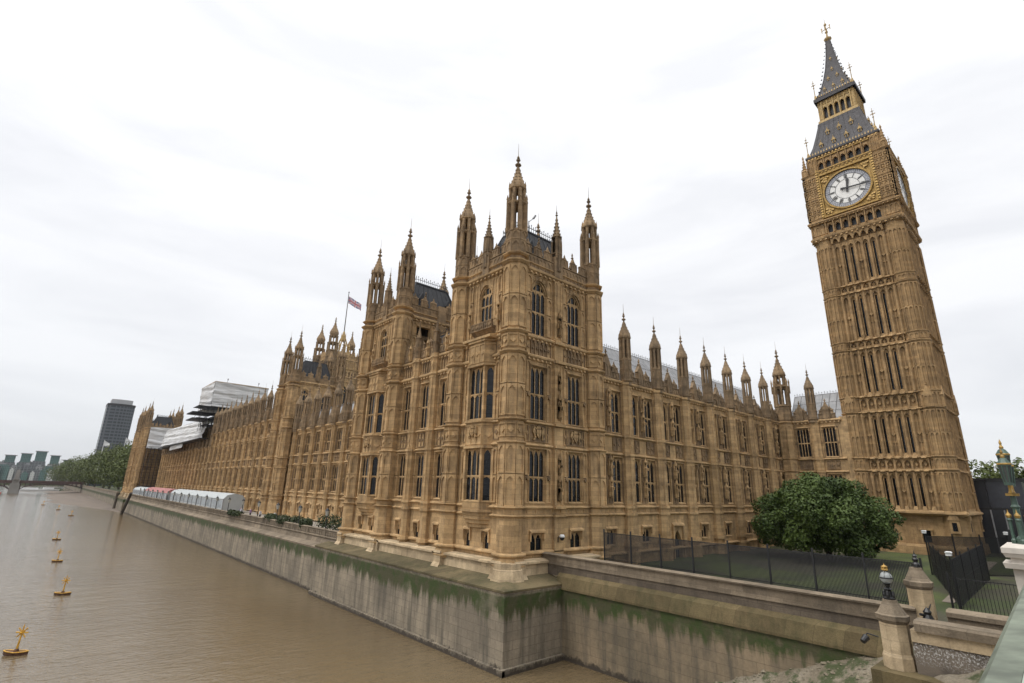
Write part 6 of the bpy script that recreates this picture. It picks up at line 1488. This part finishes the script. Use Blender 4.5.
t = thing('roof_sheeting', (5, 200, 17), 'white sheeting draped along the eaves of the far river range', 'sheeting', 'white sheeting on the far roofs')
b = MB(); wavy(b, [(4.6, 229, 17.2), (4.6, 152, 16.6), (5.8, 152, 23.2), (5.8, 229, 24.0)], 40, 14, .12, 7); wavy(b, [(5.8, 229, 24.0), (5.8, 152, 23.2), (14, 152, 24.5), (14, 229, 25.5)], 30, 8, .1, 9); obj_split('sheet', b, shm, t)
b = MB(); b.box(3.9, 6.5, -229, -152, 16.3, 16.6); obj('deck', b, M['iron'], t)
t = thing('roof_sheeting', (5, 240, 17), 'white sheeting hung on the north side of the far pavilion tower', 'sheeting', 'white sheeting on the far roofs')
b = MB(); wavy(b, [(.9, 239.6, 16.8), (14.5, 239.6, 16.4), (14.5, 239.6, 26.2), (.9, 239.6, 25.8)], 24, 18, .12, 3); wavy(b, [(4.5, 205, 14.6), (4.5, 181, 14.8), (4.7, 181, 16.3), (4.7, 205, 16.4)], 12, 6, .08, 5); obj_split('sheet', b, shm, t)
t = thing('scaffold', (4, 239.5, -3), 'brown scaffolding below the white sheet on the far pavilion tower', 'scaffold')
b = MB()
for x in [1.2+1.4*k for k in range(6)]:
    for y in (238.2, 239.4): b.bar((x, y, -3), (x, y, 17), .07, 4)
for z in (1, 3.2, 5.4, 7.6, 9.8, 12, 14.2, 16.4): b.box(1, 8.5, -239.5, -238.1, z, z+.1); b.box(1, 8.5, -238.2, -238.1, z+1.0, z+1.1)
b.box(.6, 8.5, -239.3, -237.6, -.3, .9); obj('frame', b, M['wood'], t)

# ------------------------------------------------------------------ river things
yel = simple('yellow_paint', (.55, .30, .035), .5, 0, .25, 4); rust = simple('rusty_hull', (.10, .05, .03), .8, 0, .4, 4)
def buoy():
    t = thing('buoy', (-29.3, 22.9, -9.6), 'nearest yellow star-topped buoy on a boat-shaped float', 'buoy', 'yellow buoys moored in the river')
    b = MB(); sec = [(-1.45, .04, .42), (-.9, .42, .16), (0, .55, .1), (.9, .42, .16), (1.45, .04, .42)]; rows = []
    for x, w_, z in sec: rows.append([b.p(x, -w_, .34+.1*abs(x)/1.4), b.p(x, -w_*.6, z-.35), b.p(x, w_*.6, z-.35), b.p(x, w_, .34+.1*abs(x)/1.4)])
    for a, c in zip(rows, rows[1:]):
        for k in range(4): b.f.append((a[k], a[(k+1) % 4], c[(k+1) % 4], c[k]))
    put('float', b.mesh('float', rust), t, (0, 0, 0), 0, False)
    b = MB()
    for s in (-1, 1):
        for (x, w_, z), (x2, w2, z2) in zip(sec, sec[1:]): b.bar((x, s*w_, .36+.1*abs(x)/1.4), (x2, s*w2, .36+.1*abs(x2)/1.4), .06, 5)
    put('rim', b.mesh('rim', yel), t, (0, 0, 0), 0, False)
    b = MB(); b.lathe(0, 0, [(.3, .2), (.28, .55), (.18, .7)], 8); put('base', b.mesh('base', rust), t, (0, 0, 0), 0, False)
    b = MB(); b.lathe(0, 0, [(.14, .6), (.09, 2.0), (.08, 2.6)], 8); b.box(-.03, .03, -.03, .03, 2, 3.4)
    for a in (0, pi/4, pi/2, 3*pi/4):
        d = Vector((cos(a), 0, sin(a)))*.72; c = Vector((0, 0, 2.45)); b.bar(c-d, c+d, .085, 5)
    b.bar((0, -.5, 2.45), (0, .5, 2.45), .085, 5); put('topmark', b.mesh('topmark', yel), t, (0, 0, 0), 0, False); return t
by = buoy(); by.rotation_euler = (0, .06, -.5); by.scale = (.56, .56, .62)
for (x, y), a, lb in (((-26, 47.8), -.4, 'second nearest yellow star-topped buoy, left of the river wall'), ((-25.9, 79.3), -.6, 'third yellow star-topped buoy up the river'), ((-25.3, 118.6), -.5, 'fourth yellow star-topped buoy up the river'), ((-19.8, 212), -.2, 'small distant buoy closest to the mud bank'), ((-22.4, 258.5), -.5, 'small distant buoy in the middle of the far three'), ((-27, 312), -.3, 'farthest tiny buoy, left of the other distant ones')):
    c = copy_tree(by); c.location = (x, y, -9.6); c.rotation_euler = (0, .05+.05*a, a); c['label'] = lb
t = tag(obj('mooring_pile', (lambda b: (b.bar((-4.6, 223, -11.5), (-3.3, 216.5, -1.6), .55, 8, .5), b)[1])(MB()), M['wood']), 'dark leaning timber pile against the far river wall', 'mooring pile')
b = MB(); b.bar((-3.9, 258.5, -11.5), (-3.6, 260, -2.6), .5, 8, .45); tag(obj('mooring_pile', b, M['bark']), 'pale upright timber pile beyond the dark leaning one', 'mooring pile')
# far arched bridge
br = simple('bridge_red_paint', (.085, .045, .04), .6, 0, .2, .05); bg2 = simple('bridge_granite', (.20, .19, .175), .85, 0, .2, .1)
t = thing('arched_bridge', (-45, 560, -9.6), 'low red arched bridge on a stone pier across the far river', 'bridge')
b = MB(); b.box(-260, 0, -572, -556, -1.7, -.6); b.box(-260, 0, -556.2, -555.8, -.6, .6); obj('deck', b, br, t)
for c0, c1 in ((-42, 0), (-96, -48), (-152, -102), (-206, -158)):
    b = MB(); n = 14
    for k in range(n):
        u0, u1 = k/n, (k+1)/n; xa, xb = c0+(c1-c0)*u0, c0+(c1-c0)*u1; za, zb = -7+4.6*sqrt(max(0, 1-(2*u0-1)**2)), -7+4.6*sqrt(max(0, 1-(2*u1-1)**2))
        b.plate([(xa, za), (xb, zb), (xb, zb+.8), (xa, za+.8)], -571, -557); b.box(xa-.2, xa+.2, -571, -557, za, -1.7)
    obj('arch', b, br, t)
for x in (-45, -99, -155):
    b = MB(); b.frust(x-3.3, x+3.3, -577, -551, -12, -2, .4, 1); b.box(x-2.2, x+2.2, -575, -552, -2, 1.2); b.frust(x-1.6, x+1.6, -553.5, -550.5, 1.2, 9.0, .5, .5); obj('pier', b, bg2, t)
hull = simple('white_hull', (.6, .6, .6), .5)
def boat(x, y, L_, m, label):
    t = thing('moored_boat', (x, y, -9.6), label, 'boat', 'boats near the far bridge'); b = MB()
    b.frame(x, y, .15); b.frust(-L_/2, L_/2, -2, 2, -9.9, -8.2, -.5, -.4); obj('hull', b, m, t); c = MB(); c.frame(x, y, .15); c.frust(-L_*.3, L_*.25, -1.5, 1.5, -8.2, -6.4, .5, .3); obj('cabin', c, hull, t)
boat(-36, 660, 24, hull, 'white river boat moored beyond the bridge arch, right of the pier'); boat(-22, 690, 16, hull, 'smaller white boat moored near the bank beyond the bridge'); boat(-54, 520, 6, simple('red_hull', (.4, .06, .04), .5), 'small red boat at the left edge before the bridge')
# office tower over the trees
def facade_mat(name, c1, c2, cw, fh, mort):
    m, t, b = mat(name); s_ = nd(t, 'ShaderNodeTexCoord'); br_ = nd(t, 'ShaderNodeTexBrick'); fv, s2 = facevec(t); t.links.new(fv, br_.inputs['Vector']); br_.offset = 0
    br_.inputs['Scale'].default_value = 1; br_.inputs['Brick Width'].default_value = cw; br_.inputs['Row Height'].default_value = fh; br_.inputs['Mortar Size'].default_value = mort; br_.inputs['Color1'].default_value = (*c1, 1); br_.inputs['Color2'].default_value = (*[.7*x for x in c1], 1); br_.inputs['Mortar'].default_value = (*c2, 1)
    t.links.new(br_.outputs['Color'], b.inputs['Base Color']); b.inputs['Roughness'].default_value = .3; return m
fm1 = facade_mat('office_glazing', (.028, .038, .05), (.09, .10, .115), 3.2, 3.4, .4)
t = thing('office_tower', (19, 675, -4), 'tall curved glass office tower behind the riverside trees', 'tower block')
def slab(b, cx, cy, wx, wy, z0, z1):
    pts = [(-wx, -wy*.75), (-wx*.5, -wy*.95), (0, -wy), (wx*.5, -wy*.95), (wx, -wy*.75), (wx, wy*.75), (wx*.5, wy*.95), (-wx*.5, wy*.95), (-wx, wy*.75)]
    a = [b.p(cx+x, -(cy+y), z0) for x, y in pts]; e = [b.p(cx+x, -(cy+y), z1) for x, y in pts]; n = len(pts)
    for k in range(n): b.f.append((a[k], a[(k+1) % n], e[(k+1) % n], e[k]))
    b.f.append(tuple(e))
b = MB(); slab(b, 19.5, 678, 12.2, 15, -4, 82.5); obj('glazed_shaft', b, fm1, t)
b = MB()
for k in range(25): slab(b, 19.5, 678, 12.35, 15.2, -1+3.4*k, -.45+3.4*k)
obj_split('floor_band', b, simple('floor_band', (.095, .105, .12), .5), t)
b = MB(); slab(b, 19.5, 678, 12.5, 15.4, 80.5, 82.8); obj('cornice_band', b, M['black'], t); b = MB(); slab(b, 19.5, 678, 9.5, 11, 82.8, 88); obj('plant_room', b, simple('plant_room', (.36, .36, .37), .7), t)
for (x, y, zt), lb in (((1, 484.8, 33), 'white flag on a pole above the trees left of the office tower'), ((14.3, 483.9, 36), 'pale flag on a pole in front of the office tower')):
    t = thing('flagpole', (x, y, 18), lb, 'flagpole', 'flagpoles above the riverside trees'); b = MB(); b.bar((x, y, 5), (x, y, zt), .22, 6); obj('pole', b, hull, t); b = MB(); wavy(b, [(x+.2, y, zt-4.2), (x+3.4, y-1.5, zt-5.5), (x+3.6, y-1.4, zt-2.6), (x+.2, y, zt-.4)], 8, 4, .15, 3); obj('flag', b, hull, t)
# riverside apartment towers far upstream
gg = facade_mat('green_glass', (.035, .10, .09), (.10, .17, .155), 2.4, 3.2, .35); gw = facade_mat('pale_flats', (.07, .08, .09), (.26, .26, .25), 4, 3.1, 1.1); gw2 = facade_mat('white_flats', (.12, .13, .14), (.5, .5, .48), 3.5, 3.1, 1.2); gd2 = facade_mat('dark_flats', (.05, .06, .065), (.14, .145, .15), 5, 3.1, .8)
for (x0, x1, zt, zs), lb in zip(((-91, -74, 43, 30), (-69, -51.5, 47.5, 31), (-48.5, -29.5, 53, 34), (-25, -8.5, 46, 30), (-4, 11, 38, 26)), ('leftmost green-topped apartment tower beyond the far bridge', 'second green-topped apartment tower from the left beyond the bridge', 'tallest green-topped apartment tower beyond the bridge', 'fourth green-topped apartment tower, left of the trees', 'lowest apartment tower, half hidden by the trees')):
    t = thing('apartment_tower', ((x0+x1)/2, 1365, -5), lb, 'apartment tower', 'green-topped towers upstream')
    b = MB(); b.frust(x0+1.5, x1-1.5, -1385, -1367, zs, zt, -.3, -.3); obj('glass_top', b, gg, t); b = MB(); b.box(x0, x1, -1390, -1365, -5, zs); obj('lower_flats', b, gd2, t); b = MB(); b.box(x0-.5, x1+.5, -1387, -1364.5, zt, zt+1); obj('roof', b, M['roof'], t)
r = random.Random(9)
wl = ['stepped pale apartment block at the left edge beyond the bridge', 'pale apartment block below the leftmost green tower', 'dark block between the first two green towers', 'pale block in front of the second green tower', 'dark glassy block in front of the tallest green tower', 'pale stepped block between the tallest and the fourth green tower', 'green glass block under the fourth green tower', 'pale block beside the trees beyond the bridge', 'low dark block at the water far left', 'dark low block behind the far end of the trees']
for i, x in enumerate((-122, -100, -84, -68, -50, -34, -18, -2, -142, 14)):
    t = thing('apartment_block', (x, 1330, -5), wl[i], 'apartment block', 'apartment blocks upstream'); w_ = r.uniform(8, 11); h = r.uniform(20, 30)
    mw = (gw, gd2, gg, gw, gd2, gw, gg, gw, gd2, gd2)[i]
    b = MB(); b.box(x-w_, x+w_*.2, -1345, -1328, -5, h); b.box(x+w_*.2, x+w_, -1342, -1326, -5, h*.72); obj('wall', b, mw, t); b = MB(); b.box(x-w_*.7, x-w_*.1, -1340, -1330, h, h+3); b.box(x-w_-.3, x+w_*.2+.3, -1345.3, -1327.7, h, h+.5); obj('roof', b, M['roof'], t)
for i in range(16):
    x = -128+9.2*i+r.uniform(-2, 2); h = r.uniform(9, 24); w_ = r.uniform(3, 5.5)
    t = thing('riverside_block', (x, 1305, -5), ['small pale waterside block beyond the bridge', 'small dark waterside block beyond the bridge', 'small greenish waterside block beyond the bridge'][i % 3], 'apartment block', 'small %s blocks at the far waterside' % ['pale', 'dark', 'greenish'][i % 3])
    b = MB(); b.box(x-w_, x+w_, -1318, -1303, -5, h); b.box(x-w_*.5, x+w_*.3, -1316, -1305, h, h+2.5); obj('wall', b, (gw2, gd2, gg)[i % 3], t)
for i in range(13):
    x = -126+11.5*i+r.uniform(-2, 2); h = r.uniform(26, 35); w_ = r.uniform(5, 6.5)
    t = thing('riverside_block', (x, 1420, -5), ['tall pale flats between the green-topped towers', 'tall dark flats between the green-topped towers', 'tall glassy flats between the green-topped towers'][i % 3], 'apartment block', 'tall %s flats behind the waterside' % ['pale', 'dark', 'glassy'][i % 3])
    b = MB(); b.box(x-w_, x+w_, -1440, -1420, -5, h); b.box(x-w_*.5, x+w_*.3, -1436, -1424, h, h+3); obj('wall', b, (gw, gd2, gg)[i % 3], t)
for i, x in enumerate((-230, -190, -160, 40, 80)):
    t = thing('distant_building', (x, 1500, -5), ['far grey building at the left', 'far pale building at the left', 'far low building at the left', 'far grey building behind the trees', 'far building behind the trees'][i], 'building', 'far buildings upstream'); b = MB(); b.box(x-18, x+18, -1540, -1500, -5, 16+4*i); b.box(x-10, x+4, -1530, -1505, 16+4*i, 20+4*i); obj('wall', b, gw, t)

# ------------------------------------------------------------------ air
hz = MB(); hz.box(-8000, 8000, -8000, 8000, -10.7, 130)
hm = bpy.data.materials.new('haze'); hm.use_nodes = True; ht = hm.node_tree
for n in list(ht.nodes): ht.nodes.remove(n)
ho = ht.nodes.new('ShaderNodeOutputMaterial'); hv = ht.nodes.new('ShaderNodeVolumePrincipled'); hv.inputs['Color'].default_value = (.86, .89, .93, 1); hv.inputs['Density'].default_value = .000055; hv.inputs['Anisotropy'].default_value = .1
ht.links.new(hv.outputs[0], ho.inputs['Volume'])
tag(obj('haze', hz, hm), kind='stuff')
